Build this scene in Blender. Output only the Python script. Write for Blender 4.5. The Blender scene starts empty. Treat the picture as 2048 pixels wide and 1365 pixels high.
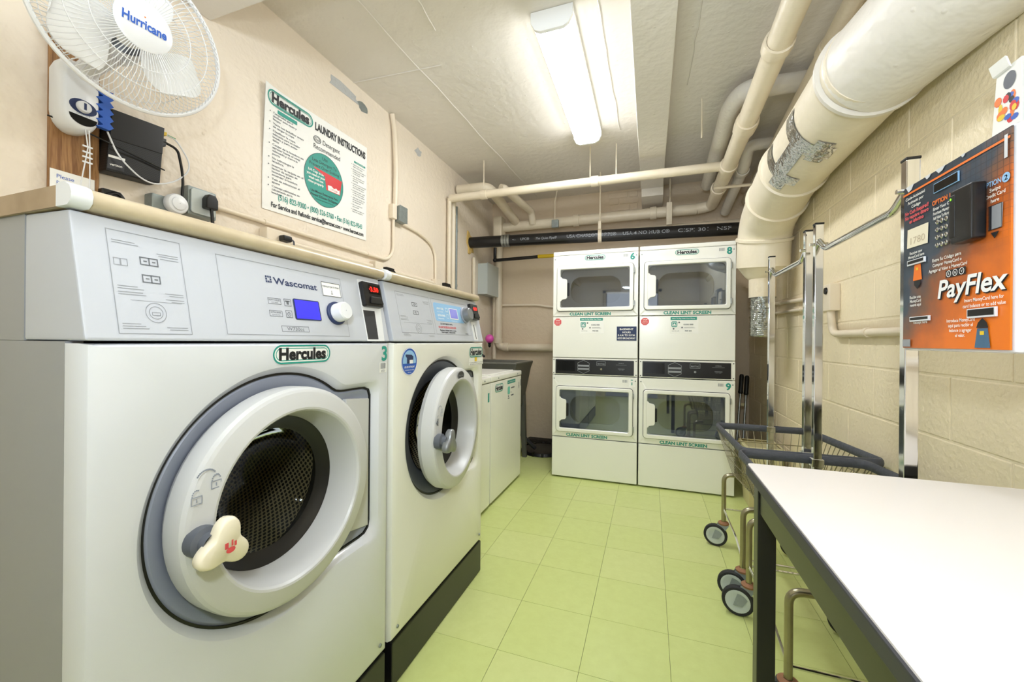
import bpy, bmesh, math, random
from mathutils import Vector, Matrix
random.seed(7)
PI = math.pi
scene = bpy.context.scene
COL = scene.collection

# ---------------------------------------------------------------- camera
cam_d = bpy.data.cameras.new('camera')
cam_d.sensor_width = 36.0
cam_d.lens = 14.0
cam_d.clip_start = 0.02
cam = bpy.data.objects.new('camera', cam_d)
COL.objects.link(cam)
scene.camera = cam
_y, _r = math.radians(19.1), math.radians(0.5)
_fw = Vector((-math.sin(_y), math.cos(_y), 0))
_rt = Vector((math.cos(_y), math.sin(_y), 0))
_up = Vector((0, 0, 1))
_r2 = _rt * math.cos(_r) + _up * math.sin(_r)
_u2 = -_rt * math.sin(_r) + _up * math.cos(_r)
CAMZ = 1.10
_m = Matrix((( _r2.x, _u2.x, -_fw.x, 0), (_r2.y, _u2.y, -_fw.y, 0), (_r2.z, _u2.z, -_fw.z, CAMZ), (0, 0, 0, 1)))
cam.matrix_world = _m

# ---------------------------------------------------------------- world and light
w = bpy.data.worlds.new('world')
scene.world = w
w.use_nodes = True
w.node_tree.nodes['Background'].inputs[0].default_value = (0.9, 0.93, 1.0, 1)
w.node_tree.nodes['Background'].inputs[1].default_value = 0.25
scene.view_settings.view_transform = 'Standard'
scene.view_settings.look = 'None'
scene.view_settings.exposure = 0.12
scene.view_settings.gamma = 1.0
scene.view_settings.use_curve_mapping = False
scene.cycles.use_adaptive_sampling = True
scene.cycles.adaptive_threshold = 0.05
scene.cycles.max_bounces = 6
scene.cycles.diffuse_bounces = 4
scene.cycles.glossy_bounces = 3
scene.cycles.transmission_bounces = 3
scene.cycles.transparent_max_bounces = 8
scene.cycles.caustics_reflective = False
scene.cycles.caustics_refractive = False
TUBE_POWER = 36.0          # emission of the acrylic lamp lenses
def area(name, loc, target, size, power, col, size_y=None):
    d = bpy.data.lights.new(name, 'AREA')
    d.energy = power
    d.color = col
    d.size = size
    if size_y:
        d.shape = 'RECTANGLE'
        d.size_y = size_y
    o = bpy.data.objects.new(name, d)
    COL.objects.link(o)
    o.location = loc
    o.rotation_euler = (Vector(target) - Vector(loc)).to_track_quat('-Z', 'Y').to_euler()
    return o
# photographer's flash: one head bounced off the ceiling above the camera, one weak direct head beside the lens
area('bounce_flash', (-0.22, -0.15, 1.95), (-0.18, 0.05, 3.0), 0.35, 42.0, (0.76, 0.87, 1.0))
area('camera_flash', (-0.02, -0.12, 1.42), (0.10, 3.0, 1.9), 0.10, 12.0, (0.80, 0.90, 1.0))
# added faint fill lamp, set in the unseen door opening behind the camera
area('doorway_fill', (-0.35, -1.86, 1.15), (-0.35, 3.0, 1.25), 0.95, 5.0, (0.9, 0.95, 1.0), 1.9)

# ---------------------------------------------------------------- materials
def lin(c):
    return tuple(((v / 255.0) / 12.92 if v / 255.0 <= 0.04045 else ((v / 255.0 + 0.055) / 1.055) ** 2.4) for v in c)
MATS = {}
def mat(name, rgb, rough=0.5, metal=0.0, noise=0.0, nscale=8.0, bump=0.0, bscale=40.0, rgb2=None, coat=0.0, emit=None, spec=0.5):
    if name in MATS:
        return MATS[name]
    m = bpy.data.materials.new(name)
    m.use_nodes = True
    nt = m.node_tree
    b = nt.nodes['Principled BSDF']
    c = lin(rgb)
    b.inputs['Base Color'].default_value = (*c, 1)
    b.inputs['Roughness'].default_value = rough
    b.inputs['Metallic'].default_value = metal
    b.inputs['Specular IOR Level'].default_value = spec
    if coat:
        b.inputs['Coat Weight'].default_value = coat
        b.inputs['Coat Roughness'].default_value = 0.08
    if emit:
        b.inputs['Emission Color'].default_value = (*lin(emit[0]), 1)
        b.inputs['Emission Strength'].default_value = emit[1]
    if noise or bump:
        g = nt.nodes.new('ShaderNodeNewGeometry')
    if noise:
        n = nt.nodes.new('ShaderNodeTexNoise')
        n.inputs['Scale'].default_value = nscale
        n.inputs['Detail'].default_value = 3
        n.inputs['Roughness'].default_value = 0.62
        nt.links.new(g.outputs['Position'], n.inputs['Vector'])
        r = nt.nodes.new('ShaderNodeValToRGB')
        c2 = lin(rgb2) if rgb2 else tuple(v * 0.6 for v in c)
        r.color_ramp.elements[0].position = 0.5 - 0.25
        r.color_ramp.elements[1].position = 0.5 + 0.2
        r.color_ramp.elements[0].color = (*[c[i] * (1 - noise) + c2[i] * noise for i in range(3)], 1)
        r.color_ramp.elements[1].color = (*c, 1)
        nt.links.new(n.outputs['Fac'], r.inputs['Fac'])
        nt.links.new(r.outputs['Color'], b.inputs['Base Color'])
    if bump:
        n2 = nt.nodes.new('ShaderNodeTexNoise')
        n2.inputs['Scale'].default_value = bscale
        n2.inputs['Detail'].default_value = 2
        nt.links.new(g.outputs['Position'], n2.inputs['Vector'])
        bp = nt.nodes.new('ShaderNodeBump')
        bp.inputs['Strength'].default_value = bump
        bp.inputs['Distance'].default_value = 0.01
        nt.links.new(n2.outputs['Fac'], bp.inputs['Height'])
        nt.links.new(bp.outputs['Normal'], b.inputs['Normal'])
    MATS[name] = m
    return m

def paint_wall(name, rgb, rgb2, bscale=28, bump=0.35, rough=0.45, cracks=0.0):
    """glossy old paint: broad lumps, fine stipple, sparse chips"""
    m = mat(name, rgb, rough=rough, noise=0.55, nscale=1.6, rgb2=rgb2)
    nt = m.node_tree
    b = nt.nodes['Principled BSDF']
    g = [n for n in nt.nodes if n.type == 'NEW_GEOMETRY'][0]
    a = nt.nodes.new('ShaderNodeTexNoise'); a.inputs['Scale'].default_value = bscale; a.inputs['Detail'].default_value = 2
    v = nt.nodes.new('ShaderNodeTexVoronoi'); v.inputs['Scale'].default_value = 17; v.inputs['Randomness'].default_value = 1
    nt.links.new(g.outputs['Position'], a.inputs['Vector'])
    nt.links.new(g.outputs['Position'], v.inputs['Vector'])
    r = nt.nodes.new('ShaderNodeValToRGB')
    r.color_ramp.elements[0].position = 0.0; r.color_ramp.elements[0].color = (1, 1, 1, 1)
    r.color_ramp.elements[1].position = 0.12; r.color_ramp.elements[1].color = (0, 0, 0, 1)
    nt.links.new(v.outputs['Distance'], r.inputs['Fac'])
    ad = nt.nodes.new('ShaderNodeMath'); ad.operation = 'MULTIPLY_ADD'; ad.inputs[1].default_value = 0.35
    nt.links.new(r.outputs['Color'], ad.inputs[0])
    nt.links.new(a.outputs['Fac'], ad.inputs[2])
    bp = nt.nodes.new('ShaderNodeBump'); bp.inputs['Strength'].default_value = bump; bp.inputs['Distance'].default_value = 0.012
    nt.links.new(ad.outputs[0], bp.inputs['Height'])
    nt.links.new(bp.outputs['Normal'], b.inputs['Normal'])
    return m

def glass_mat(name, tint, gloss=0.12, rough=0.02, ior=1.5):
    m = bpy.data.materials.new(name); m.use_nodes = True
    nt = m.node_tree; nt.nodes.clear()
    out = nt.nodes.new('ShaderNodeOutputMaterial')
    t = nt.nodes.new('ShaderNodeBsdfTransparent'); t.inputs[0].default_value = (*tint, 1)
    gl = nt.nodes.new('ShaderNodeBsdfGlossy'); gl.inputs['Roughness'].default_value = rough
    gl.inputs['Color'].default_value = (0.9, 0.95, 1, 1)
    f = nt.nodes.new('ShaderNodeFresnel'); f.inputs[0].default_value = ior
    mu = nt.nodes.new('ShaderNodeMath'); mu.operation = 'ADD'; mu.use_clamp = True; mu.inputs[1].default_value = gloss
    nt.links.new(f.outputs[0], mu.inputs[0])
    mx = nt.nodes.new('ShaderNodeMixShader')
    nt.links.new(mu.outputs[0], mx.inputs[0]); nt.links.new(t.outputs[0], mx.inputs[1]); nt.links.new(gl.outputs[0], mx.inputs[2])
    nt.links.new(mx.outputs[0], out.inputs[0])
    MATS[name] = m
    return m

M = MATS
paint_wall('wall_paint', (240, 227, 209), (232, 217, 196), bump=0.5)
paint_wall('back_paint', (224, 206, 180), (212, 192, 164))
paint_wall('ceiling_paint', (228, 222, 213), (216, 209, 198), bscale=22, bump=0.4)
paint_wall('block_paint', (246, 231, 200), (240, 223, 189), bscale=60, bump=0.28, rough=0.4)
mat('mortar_paint', (238, 224, 194), 0.5, bump=0.4, bscale=50)
mat('pipe_paint', (234, 222, 200), 0.38, noise=0.4, nscale=5, rgb2=(205, 186, 152), bump=0.25, bscale=30)
mat('duct_paint', (236, 226, 206), 0.38, noise=0.35, nscale=3, rgb2=(214, 196, 160), bump=0.22, bscale=22)
mat('conduit_paint', (238, 224, 202), 0.4, bump=0.1, bscale=30)
mat('tile_green', (210, 220, 142), 0.33, noise=0.5, nscale=22, rgb2=(198, 206, 126), bump=0.04, bscale=60)
mat('tile_green_b', (213, 221, 147), 0.35, noise=0.5, nscale=25, rgb2=(201, 209, 131), bump=0.04, bscale=60)
mat('grout', (104, 112, 56), 0.8)
mat('enamel', (224, 226, 231), 0.22, coat=0.3)
mat('enamel_cream', (243, 242, 234), 0.25, coat=0.25)
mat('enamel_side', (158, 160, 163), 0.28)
mat('panel_grey', (196, 199, 207), 0.35)
mat('panel_plate', (192, 194, 198), 0.4)
mat('ring_grey', (204, 204, 203), 0.34)
mat('bezel_grey', (150, 156, 172), 0.42)
mat('bezel_dark', (92, 96, 104), 0.5)
mat('black', (14, 14, 15), 0.4)
mat('black_gloss', (10, 10, 12), 0.15)
mat('black_satin', (24, 23, 24), 0.3)
mat('charcoal', (52, 52, 56), 0.5)
mat('rubber', (38, 38, 40), 0.7)
mat('teal', (40, 150, 135), 0.5)
mat('teal_pale', (120, 200, 182), 0.5)
mat('ink', (24, 26, 30), 0.5)
mat('ink_navy', (38, 52, 92), 0.5)
mat('ink_grey', (150, 153, 158), 0.6)
mat('ink_mid', (105, 108, 114), 0.6)
mat('paper', (246, 245, 240), 0.6)
mat('white', (245, 245, 244), 0.4)
mat('white_plastic', (232, 233, 235), 0.3)
mat('cream_plastic', (240, 230, 205), 0.38)
mat('red', (214, 32, 34), 0.45)
mat('red_print', (224, 84, 88), 0.5)
mat('blue', (45, 95, 190), 0.45)
mat('sky_blue', (150, 195, 235), 0.4)
mat('lcd_blue', (52, 48, 190), 0.2, emit=((60, 55, 220), 0.55))
mat('lcd_violet', (130, 130, 205), 0.2, emit=((120, 120, 210), 0.3))
mat('led_red', (255, 30, 20), 0.3, emit=((255, 25, 15), 3.0))
mat('led_green', (120, 255, 60), 0.3, emit=((120, 255, 40), 2.0))
mat('chrome', (225, 226, 228), 0.08, metal=1.0)
mat('zinc', (168, 172, 170), 0.35, metal=0.9, noise=0.5, nscale=40)
mat('wire_brass', (168, 160, 132), 0.3, metal=0.85, noise=0.5, nscale=12)
mat('galv', (150, 158, 156), 0.45, metal=0.5, noise=0.5, nscale=30)
mat('foil', (214, 216, 214), 0.22, metal=1.0, bump=0.9, bscale=35)
mat('worktop', (206, 190, 160), 0.3, noise=0.6, nscale=14, rgb2=(168, 150, 122))
mat('worktop_end', (186, 162, 132), 0.5, noise=0.7, nscale=10, rgb2=(140, 116, 88))
mat('laminate', (240, 234, 231), 0.3)
mat('bumper', (78, 80, 88), 0.6, bump=0.4, bscale=45)
mat('rust', (160, 112, 78), 0.7, noise=0.6, nscale=40)
mat('foam', (226, 192, 116), 0.9, bump=0.9, bscale=60)
mat('sink_grey', (98, 98, 90), 0.45)
mat('box_grey', (196, 203, 200), 0.4)
mat('pink', (236, 92, 190), 0.35)
mat('yellow', (236, 200, 40), 0.5)
mat('orange', (240, 120, 30), 0.45)
mat('steel_blue', (70, 105, 135), 0.45)
mat('green_cable', (60, 150, 70), 0.4)
mat('drum_steel', (190, 190, 186), 0.35, metal=0.3)
mat('dryer_inner', (196, 199, 204), 0.35)
mat('pewter', (138, 140, 142), 0.3, metal=0.4)
mat('bin_cream', (214, 204, 160), 0.5)
mat('dirt', (44, 38, 30), 0.95, bump=0.8, bscale=50)
mat('plaster_grey', (190, 190, 188), 0.8, bump=0.8, bscale=45)
mat('lens', (255, 250, 238), 0.4, emit=((246, 250, 254), TUBE_POWER))
mat('lens_side', (255, 250, 238), 0.4, emit=((248, 250, 250), TUBE_POWER * 0.2))
mat('mauve_paint', (150, 138, 130), 0.5, bump=0.3, bscale=30)
glass_mat('glass_dark', (0.78, 0.77, 0.69), gloss=0.0, ior=1.18)
glass_mat('glass_dryer', (0.80, 0.82, 0.85), gloss=0.10)

# wood plank
def wood(name, a, b_, vec=(1, 1, 12)):
    m = bpy.data.materials.new(name); m.use_nodes = True; nt = m.node_tree
    b = nt.nodes['Principled BSDF']; b.inputs['Roughness'].default_value = 0.55
    g = nt.nodes.new('ShaderNodeNewGeometry')
    mp = nt.nodes.new('ShaderNodeMapping'); mp.inputs['Scale'].default_value = vec
    nt.links.new(g.outputs['Position'], mp.inputs['Vector'])
    n = nt.nodes.new('ShaderNodeTexNoise'); n.inputs['Scale'].default_value = 3; n.inputs['Detail'].default_value = 7; n.inputs['Distortion'].default_value = 1.2
    nt.links.new(mp.outputs[0], n.inputs['Vector'])
    r = nt.nodes.new('ShaderNodeValToRGB')
    r.color_ramp.elements[0].position = 0.35; r.color_ramp.elements[0].color = (*lin(a), 1)
    r.color_ramp.elements[1].position = 0.65; r.color_ramp.elements[1].color = (*lin(b_), 1)
    nt.links.new(n.outputs['Fac'], r.inputs['Fac']); nt.links.new(r.outputs[0], b.inputs['Base Color'])
    MATS[name] = m
wood('board_wood', (128, 86, 48), (176, 132, 84), (30, 30, 2.5))

def dots(name, base, hole, scale, thr, rough=0.35, metal=0.6, uv=False):
    m = bpy.data.materials.new(name); m.use_nodes = True; nt = m.node_tree
    b = nt.nodes['Principled BSDF']; b.inputs['Roughness'].default_value = rough; b.inputs['Metallic'].default_value = metal
    v = nt.nodes.new('ShaderNodeTexVoronoi'); v.inputs['Scale'].default_value = scale; v.inputs['Randomness'].default_value = 0.0
    v.voronoi_dimensions = '2D'
    rt = nt.nodes.new('ShaderNodeMapping'); rt.inputs['Rotation'].default_value = (0, 0, PI / 4)
    if uv:
        g = nt.nodes.new('ShaderNodeUVMap'); nt.links.new(g.outputs[0], rt.inputs['Vector'])
    else:
        g = nt.nodes.new('ShaderNodeNewGeometry'); sx = nt.nodes.new('ShaderNodeSeparateXYZ'); cx = nt.nodes.new('ShaderNodeCombineXYZ')
        nt.links.new(g.outputs['Position'], sx.inputs[0]); nt.links.new(sx.outputs['Y'], cx.inputs[0]); nt.links.new(sx.outputs['Z'], cx.inputs[1])
        nt.links.new(cx.outputs[0], rt.inputs['Vector'])
    nt.links.new(rt.outputs[0], v.inputs['Vector'])
    r = nt.nodes.new('ShaderNodeValToRGB'); r.color_ramp.interpolation = 'CONSTANT'
    r.color_ramp.elements[0].color = (*lin(hole), 1); r.color_ramp.elements[1].position = thr; r.color_ramp.elements[1].color = (*lin(base), 1)
    nt.links.new(v.outputs['Distance'], r.inputs['Fac']); nt.links.new(r.outputs[0], b.inputs['Base Color'])
    MATS[name] = m
dots('drum_perf', (170, 160, 128), (20, 18, 15), 85, 0.36, 0.4, 0.0, True)
dots('router_mesh', (26, 26, 27), (6, 6, 6), 170, 0.38, 0.5, 0.0)

# printed front of the payment kiosk: orange brick-print with a navy corner and fine grid
def kiosk_print():
    m = bpy.data.materials.new('kiosk_print'); m.use_nodes = True; nt = m.node_tree
    b = nt.nodes['Principled BSDF']; b.inputs['Roughness'].default_value = 0.32
    g = nt.nodes.new('ShaderNodeNewGeometry'); s = nt.nodes.new('ShaderNodeSeparateXYZ')
    nt.links.new(g.outputs['Position'], s.inputs[0])
    def math_(op, a, bb=None, clamp=False):
        n = nt.nodes.new('ShaderNodeMath'); n.operation = op; n.use_clamp = clamp
        for i, v in enumerate((a, bb)):
            if v is None: continue
            if isinstance(v, (int, float)): n.inputs[i].default_value = v
            else: nt.links.new(v, n.inputs[i])
        return n.outputs[0]
    # t: 0 at lower right, 1 at upper left
    ty = math_('MULTIPLY', math_('SUBTRACT', s.outputs['Y'], 0.915), 3.1)
    tz = math_('MULTIPLY', math_('SUBTRACT', s.outputs['Z'], 1.09), 2.55)
    n = nt.nodes.new('ShaderNodeTexNoise'); n.inputs['Scale'].default_value = 14; n.inputs['Detail'].default_value = 5
    nt.links.new(g.outputs['Position'], n.inputs['Vector'])
    t = math_('ADD', math_('ADD', math_('MULTIPLY', ty, 0.66), math_('MULTIPLY', tz, 0.74)), math_('MULTIPLY', math_('SUBTRACT', n.outputs['Fac'], 0.5), 0.5))
    r = nt.nodes.new('ShaderNodeValToRGB')
    e = r.color_ramp.elements
    e[0].position = 0.0; e[0].color = (*lin((238, 122, 22)), 1)
    e[1].position = 1.0; e[1].color = (*lin((44, 56, 70)), 1)
    for p, c in ((0.32, (232, 118, 30)), (0.55, (186, 96, 40)), (0.72, (120, 84, 64)), (0.82, (62, 74, 88))):
        k = e.new(p); k.color = (*lin(c), 1)
    nt.links.new(t, r.inputs['Fac'])
    br = nt.nodes.new('ShaderNodeTexBrick'); br.offset = 0.0
    br.inputs['Scale'].default_value = 1.0; br.inputs['Brick Width'].default_value = 0.0125; br.inputs['Row Height'].default_value = 0.0125; br.inputs['Mortar Size'].default_value = 0.0008
    cx = nt.nodes.new('ShaderNodeCombineXYZ'); nt.links.new(s.outputs['Y'], cx.inputs[0]); nt.links.new(s.outputs['Z'], cx.inputs[1])
    nt.links.new(cx.outputs[0], br.inputs['Vector'])
    grid = math_('MULTIPLY', br.outputs['Fac'], math_('MULTIPLY', math_('SUBTRACT', tz, 0.45), 1.4, True))
    mx = nt.nodes.new('ShaderNodeMix'); mx.data_type = 'RGBA'
    nt.links.new(grid, mx.inputs[0]); nt.links.new(r.outputs[0], mx.inputs[6]); mx.inputs[7].default_value = (*lin((48, 46, 50)), 1)
    nt.links.new(mx.outputs[2], b.inputs['Base Color'])
    MATS['kiosk_print'] = m
kiosk_print()

# ---------------------------------------------------------------- mesh helpers
ORG = {}
def ortho(n):
    n = Vector(n).normalized()
    a = n.orthogonal().normalized() if abs(n.z) > 0.9 else Vector((0, 0, 1)).cross(n).normalized()
    return a, n.cross(a)
def fillet(pts, rad, n=6):
    """round the corners of a polyline"""
    pts = [Vector(p) for p in pts]
    out = [pts[0]]
    for i in range(1, len(pts) - 1):
        a, b, c = pts[i - 1], pts[i], pts[i + 1]
        d1, d2 = (a - b), (c - b)
        l = min(rad, d1.length * 0.49, d2.length * 0.49)
        p, q = b + d1.normalized() * l, b + d2.normalized() * l
        for k in range(n + 1):
            t = k / n
            out.append(p * (1 - t) ** 2 + b * 2 * t * (1 - t) + q * t ** 2)
    out.append(pts[-1])
    return out
_tc = {}
def text_geom(s, bold=0.0):
    k = (s, bold)
    if k not in _tc:
        cu = bpy.data.curves.new('tmp', 'FONT')
        cu.body = s
        cu.resolution_u = 3
        cu.offset = bold
        cu.align_x = 'LEFT'
        o = bpy.data.objects.new('tmp', cu)
        me = bpy.data.meshes.new_from_object(o)
        vs = [(v.co.x, v.co.y) for v in me.vertices]
        fs = [tuple(p.vertices) for p in me.polygons]
        bpy.data.objects.remove(o); bpy.data.curves.remove(cu); bpy.data.meshes.remove(me)
        _tc[k] = (vs, fs)
    return _tc[k]

class MB:
    def __init__(self): self.v = []; self.f = []
    def add(self, vs, fs):
        o = len(self.v)
        self.v += [Vector(p) for p in vs]
        self.f += [tuple(i + o for i in q) for q in fs]
        return self
    def box(self, mn, mx):
        (a, b, c), (d, e, f) = mn, mx
        return self.add([(a, b, c), (d, b, c), (d, e, c), (a, e, c), (a, b, f), (d, b, f), (d, e, f), (a, e, f)],
                        [(0, 3, 2, 1), (4, 5, 6, 7), (0, 1, 5, 4), (1, 2, 6, 5), (2, 3, 7, 6), (3, 0, 4, 7)])
    def obox(self, c, ax, ay, az):
        c, ax, ay, az = map(Vector, (c, ax, ay, az))
        vs = [c + ax * i + ay * j + az * k for k in (-1, 1) for (i, j) in ((-1, -1), (1, -1), (1, 1), (-1, 1))]
        if ax.cross(ay).dot(az) < 0: vs = vs[4:] + vs[:4]
        return self.add(vs, [(0, 3, 2, 1), (4, 5, 6, 7), (0, 1, 5, 4), (1, 2, 6, 5), (2, 3, 7, 6), (3, 0, 4, 7)])
    def tube(self, path, r, seg=10, closed=False, caps=True):
        path = [Vector(p) for p in path]
        n = len(path)
        rs = r if isinstance(r, (list, tuple)) else [r] * n
        tang = []
        for i in range(n):
            if closed: t = path[(i + 1) % n] - path[i - 1]
            else: t = path[min(i + 1, n - 1)] - path[max(i - 1, 0)]
            tang.append(t.normalized())
        a, b = ortho(tang[0])
        vs = []
        for i in range(n):
            if i:
                q = tang[i - 1].rotation_difference(tang[i])
                a = q @ a
            a = (a - tang[i] * a.dot(tang[i])).normalized()
            b = tang[i].cross(a)
            for k in range(seg):
                an = 2 * PI * k / seg
                vs.append(path[i] + (a * math.cos(an) + b * math.sin(an)) * rs[i])
        fs = []
        for i in range(n if closed else n - 1):
            j = (i + 1) % n
            for k in range(seg):
                l = (k + 1) % seg
                fs.append((i * seg + k, i * seg + l, j * seg + l, j * seg + k))
        if caps and not closed:
            fs.append(tuple(range(seg))[::-1]); fs.append(tuple((n - 1) * seg + k for k in range(seg)))
        return self.add(vs, fs)
    def cyl(self, p0, p1, r, seg=16, r1=None):
        return self.tube([p0, p1], [r, r if r1 is None else r1], seg)
    def lathe(self, prof, o, axis, seg=32, cap0=False, cap1=False):
        o = Vector(o); ax = Vector(axis).normalized(); a, b = ortho(ax)
        vs = []
        for (r, h) in prof:
            for k in range(seg):
                an = 2 * PI * k / seg
                vs.append(o + ax * h + (a * math.cos(an) + b * math.sin(an)) * r)
        fs = []
        for i in range(len(prof) - 1):
            for k in range(seg):
                l = (k + 1) % seg
                fs.append((i * seg + k, i * seg + l, (i + 1) * seg + l, (i + 1) * seg + k))
        if cap0: fs.append(tuple(range(seg))[::-1])
        if cap1: fs.append(tuple((len(prof) - 1) * seg + k for k in range(seg)))
        return self.add(vs, fs)
    def loft(self, loops, cap0=False, cap1=False, flip=False):
        n = len(loops[0]); vs = [p for l in loops for p in l]; fs = []
        for i in range(len(loops) - 1):
            for k in range(n):
                l = (k + 1) % n
                q = (i * n + k, i * n + l, (i + 1) * n + l, (i + 1) * n + k)
                fs.append(q[::-1] if flip else q)
        if cap0: q = tuple(range(n)); fs.append(q if flip else q[::-1])
        if cap1: q = tuple((len(loops) - 1) * n + k for k in range(n)); fs.append(q[::-1] if flip else q)
        return self.add(vs, fs)
    def prism(self, poly, o, r, u, depth):
        """2-d polygon (ccw seen from the front) extruded backwards by depth"""
        o, r, u = Vector(o), Vector(r), Vector(u); n = r.cross(u)
        f = [o + r * x + u * y for x, y in poly]
        bk = [p - n * depth for p in f]
        return self.loft([bk, f], True, True)
    def sphere(self, c, r, seg=16, rings=8, sc=(1, 1, 1)):
        c = Vector(c); vs = []; fs = []
        for i in range(rings + 1):
            th = PI * i / rings
            for k in range(seg):
                an = 2 * PI * k / seg
                vs.append(c + Vector((math.sin(th) * math.cos(an) * sc[0], math.sin(th) * math.sin(an) * sc[1], math.cos(th) * sc[2])) * r)
        for i in range(rings):
            for k in range(seg):
                l = (k + 1) % seg
                fs.append((i * seg + k, (i + 1) * seg + k, (i + 1) * seg + l, i * seg + l))
        return self.add(vs, fs)
    def text(self, s, o, r, u, h, align='c', width=None, bold=0.0, shear=0.0):
        """flat lettering; o = baseline anchor, h = cap height, width squeezes the line"""
        vs, fs = text_geom(s, bold)
        if not vs: return self
        x0 = min(p[0] for p in vs); x1 = max(p[0] for p in vs)
        k = h / 0.72
        kx = k if width is None else width / max(x1 - x0, 1e-6)
        off = {'l': -x0, 'c': -(x0 + x1) / 2, 'r': -x1}[align]
        o, r, u = Vector(o), Vector(r), Vector(u)
        return self.add([o + r * ((x + off) * kx + shear * y * k) + u * (y * k) for x, y in vs], fs)
    def rect(self, o, r, u, x0, x1, y0, y1):
        o, r, u = Vector(o), Vector(r), Vector(u)
        return self.add([o + r * x0 + u * y0, o + r * x1 + u * y0, o + r * x1 + u * y1, o + r * x0 + u * y1], [(0, 1, 2, 3)])
    def frame(self, o, r, u, x0, x1, y0, y1, t):
        self.rect(o, r, u, x0, x1, y0, y0 + t); self.rect(o, r, u, x0, x1, y1 - t, y1)
        self.rect(o, r, u, x0, x0 + t, y0 + t, y1 - t); return self.rect(o, r, u, x1 - t, x1, y0 + t, y1 - t)
    def disc(self, o, r, u, x, y, rx, ry=None, n=28, inner=None):
        o, r, u = Vector(o), Vector(r), Vector(u); ry = rx if ry is None else ry
        P = [o + r * (x + rx * math.cos(2 * PI * k / n)) + u * (y + ry * math.sin(2 * PI * k / n)) for k in range(n)]
        if inner is None: return self.add(P, [tuple(range(n))])
        Q = [o + r * (x + rx * inner * math.cos(2 * PI * k / n)) + u * (y + ry * inner * math.sin(2 * PI * k / n)) for k in range(n)]
        return self.add(P + Q, [(k, (k + 1) % n, n + (k + 1) % n, n + k) for k in range(n)])
    def build(self, name, m, parent=None, bevel=0.0, segs=2, smooth=True, ang=38):
        me = bpy.data.meshes.new(name)
        if parent is not None: org = ORG[parent.name]
        else:
            xs = [p.x for p in self.v]; ys = [p.y for p in self.v]; zs = [p.z for p in self.v]
            org = Vector(((min(xs) + max(xs)) / 2, (min(ys) + max(ys)) / 2, min(zs)))
        me.from_pydata([tuple(p - org) for p in self.v], [], self.f)
        if bevel:
            bm = bmesh.new(); bm.from_mesh(me)
            bmesh.ops.remove_doubles(bm, verts=bm.verts, dist=1e-6)
            es = [e for e in bm.edges if len(e.link_faces) == 2 and e.calc_face_angle(0) > 0.6]
            bmesh.ops.bevel(bm, geom=es, offset=bevel, segments=segs, affect='EDGES', profile=0.5, clamp_overlap=True)
            bm.to_mesh(me); bm.free()
        if smooth:
            me.polygons.foreach_set('use_smooth', [True] * len(me.polygons))
            me.set_sharp_from_angle(angle=math.radians(ang))
        me.update()
        me.materials.append(M[m] if isinstance(m, str) else m)
        o = bpy.data.objects.new(name, me)
        if bevel and smooth:
            wn = o.modifiers.new('weighted_normal', 'WEIGHTED_NORMAL'); wn.keep_sharp = True; wn.weight = 80
        COL.objects.link(o)
        if parent is not None: o.parent = parent
        else: o.location = org
        ORG[o.name] = org
        return o

def thing(name, label, cat, loc, group=None):
    o = bpy.data.objects.new(name, None)
    COL.objects.link(o)
    o.location = loc
    o.empty_display_size = 0.1
    o['label'] = label; o['category'] = cat
    if group: o['group'] = group
    ORG[o.name] = Vector(loc)
    return o
def tag(o, label, cat, group=None):
    o['label'] = label; o['category'] = cat
    if group: o['group'] = group
    return o
def struct(o, label=None):
    o['kind'] = 'structure'
    if label: o['label'] = label
    return o
def rrect(x0, x1, y0, y1, r, n=5):
    out = []
    for cx, cy, a0 in ((x1 - r, y1 - r, 0), (x0 + r, y1 - r, 90), (x0 + r, y0 + r, 180), (x1 - r, y0 + r, 270)):
        for k in range(n + 1):
            a = math.radians(a0 + 90 * k / n)
            out.append((cx + r * math.cos(a), cy + r * math.sin(a)))
    return out
X_, Y_, Z_ = Vector((1, 0, 0)), Vector((0, 1, 0)), Vector((0, 0, 1))
# ================================================================ room shell
WL, WR, YB, YF, ZC = -1.70, 0.87, 4.20, -1.90, 2.65
floor = struct(MB().box((WL - .1, YF - .1, -0.12), (WR + .1, YB + .1, -0.0022)).build('floor', 'grout', smooth=False))
def piece(me, name, parent, loc):
    o = bpy.data.objects.new(name, me); COL.objects.link(o); o.parent = parent
    o.location = Vector(loc) - ORG[parent.name]
    return o
TX, TY = 0.2893, 0.286
_tm = {}
def tile_mesh(w_, d_, mt):
    k = (round(w_, 3), round(d_, 3), mt)
    if k not in _tm:
        bm = bmesh.new(); bmesh.ops.create_cube(bm, size=1)
        for v in bm.verts: v.co = Vector((v.co.x * w_, v.co.y * d_, v.co.z * 0.0022 - 0.0011))
        me = bpy.data.meshes.new('tile'); bm.to_mesh(me); bm.free(); me.materials.append(M[mt]); _tm[k] = me
    return _tm[k]
ix = -6
while True:
    x0 = -0.215 + TX * ix; x1 = x0 + TX; ix += 1
    if x0 > WR: break
    a, b = max(x0, WL), min(x1, WR)
    if b - a < 0.01: continue
    iy = -12
    while True:
        y0 = 1.326 + TY * iy; y1 = y0 + TY; iy += 1
        if y0 > YB: break
        c, d = max(y0, YF), min(y1, YB)
        if d - c < 0.01: continue
        g = 0.0015
        piece(tile_mesh(b - a - g, d - c - g, random.choice(('tile_green', 'tile_green', 'tile_green_b'))), 'tile', floor, ((a + b) / 2, (c + d) / 2, 0))

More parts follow.
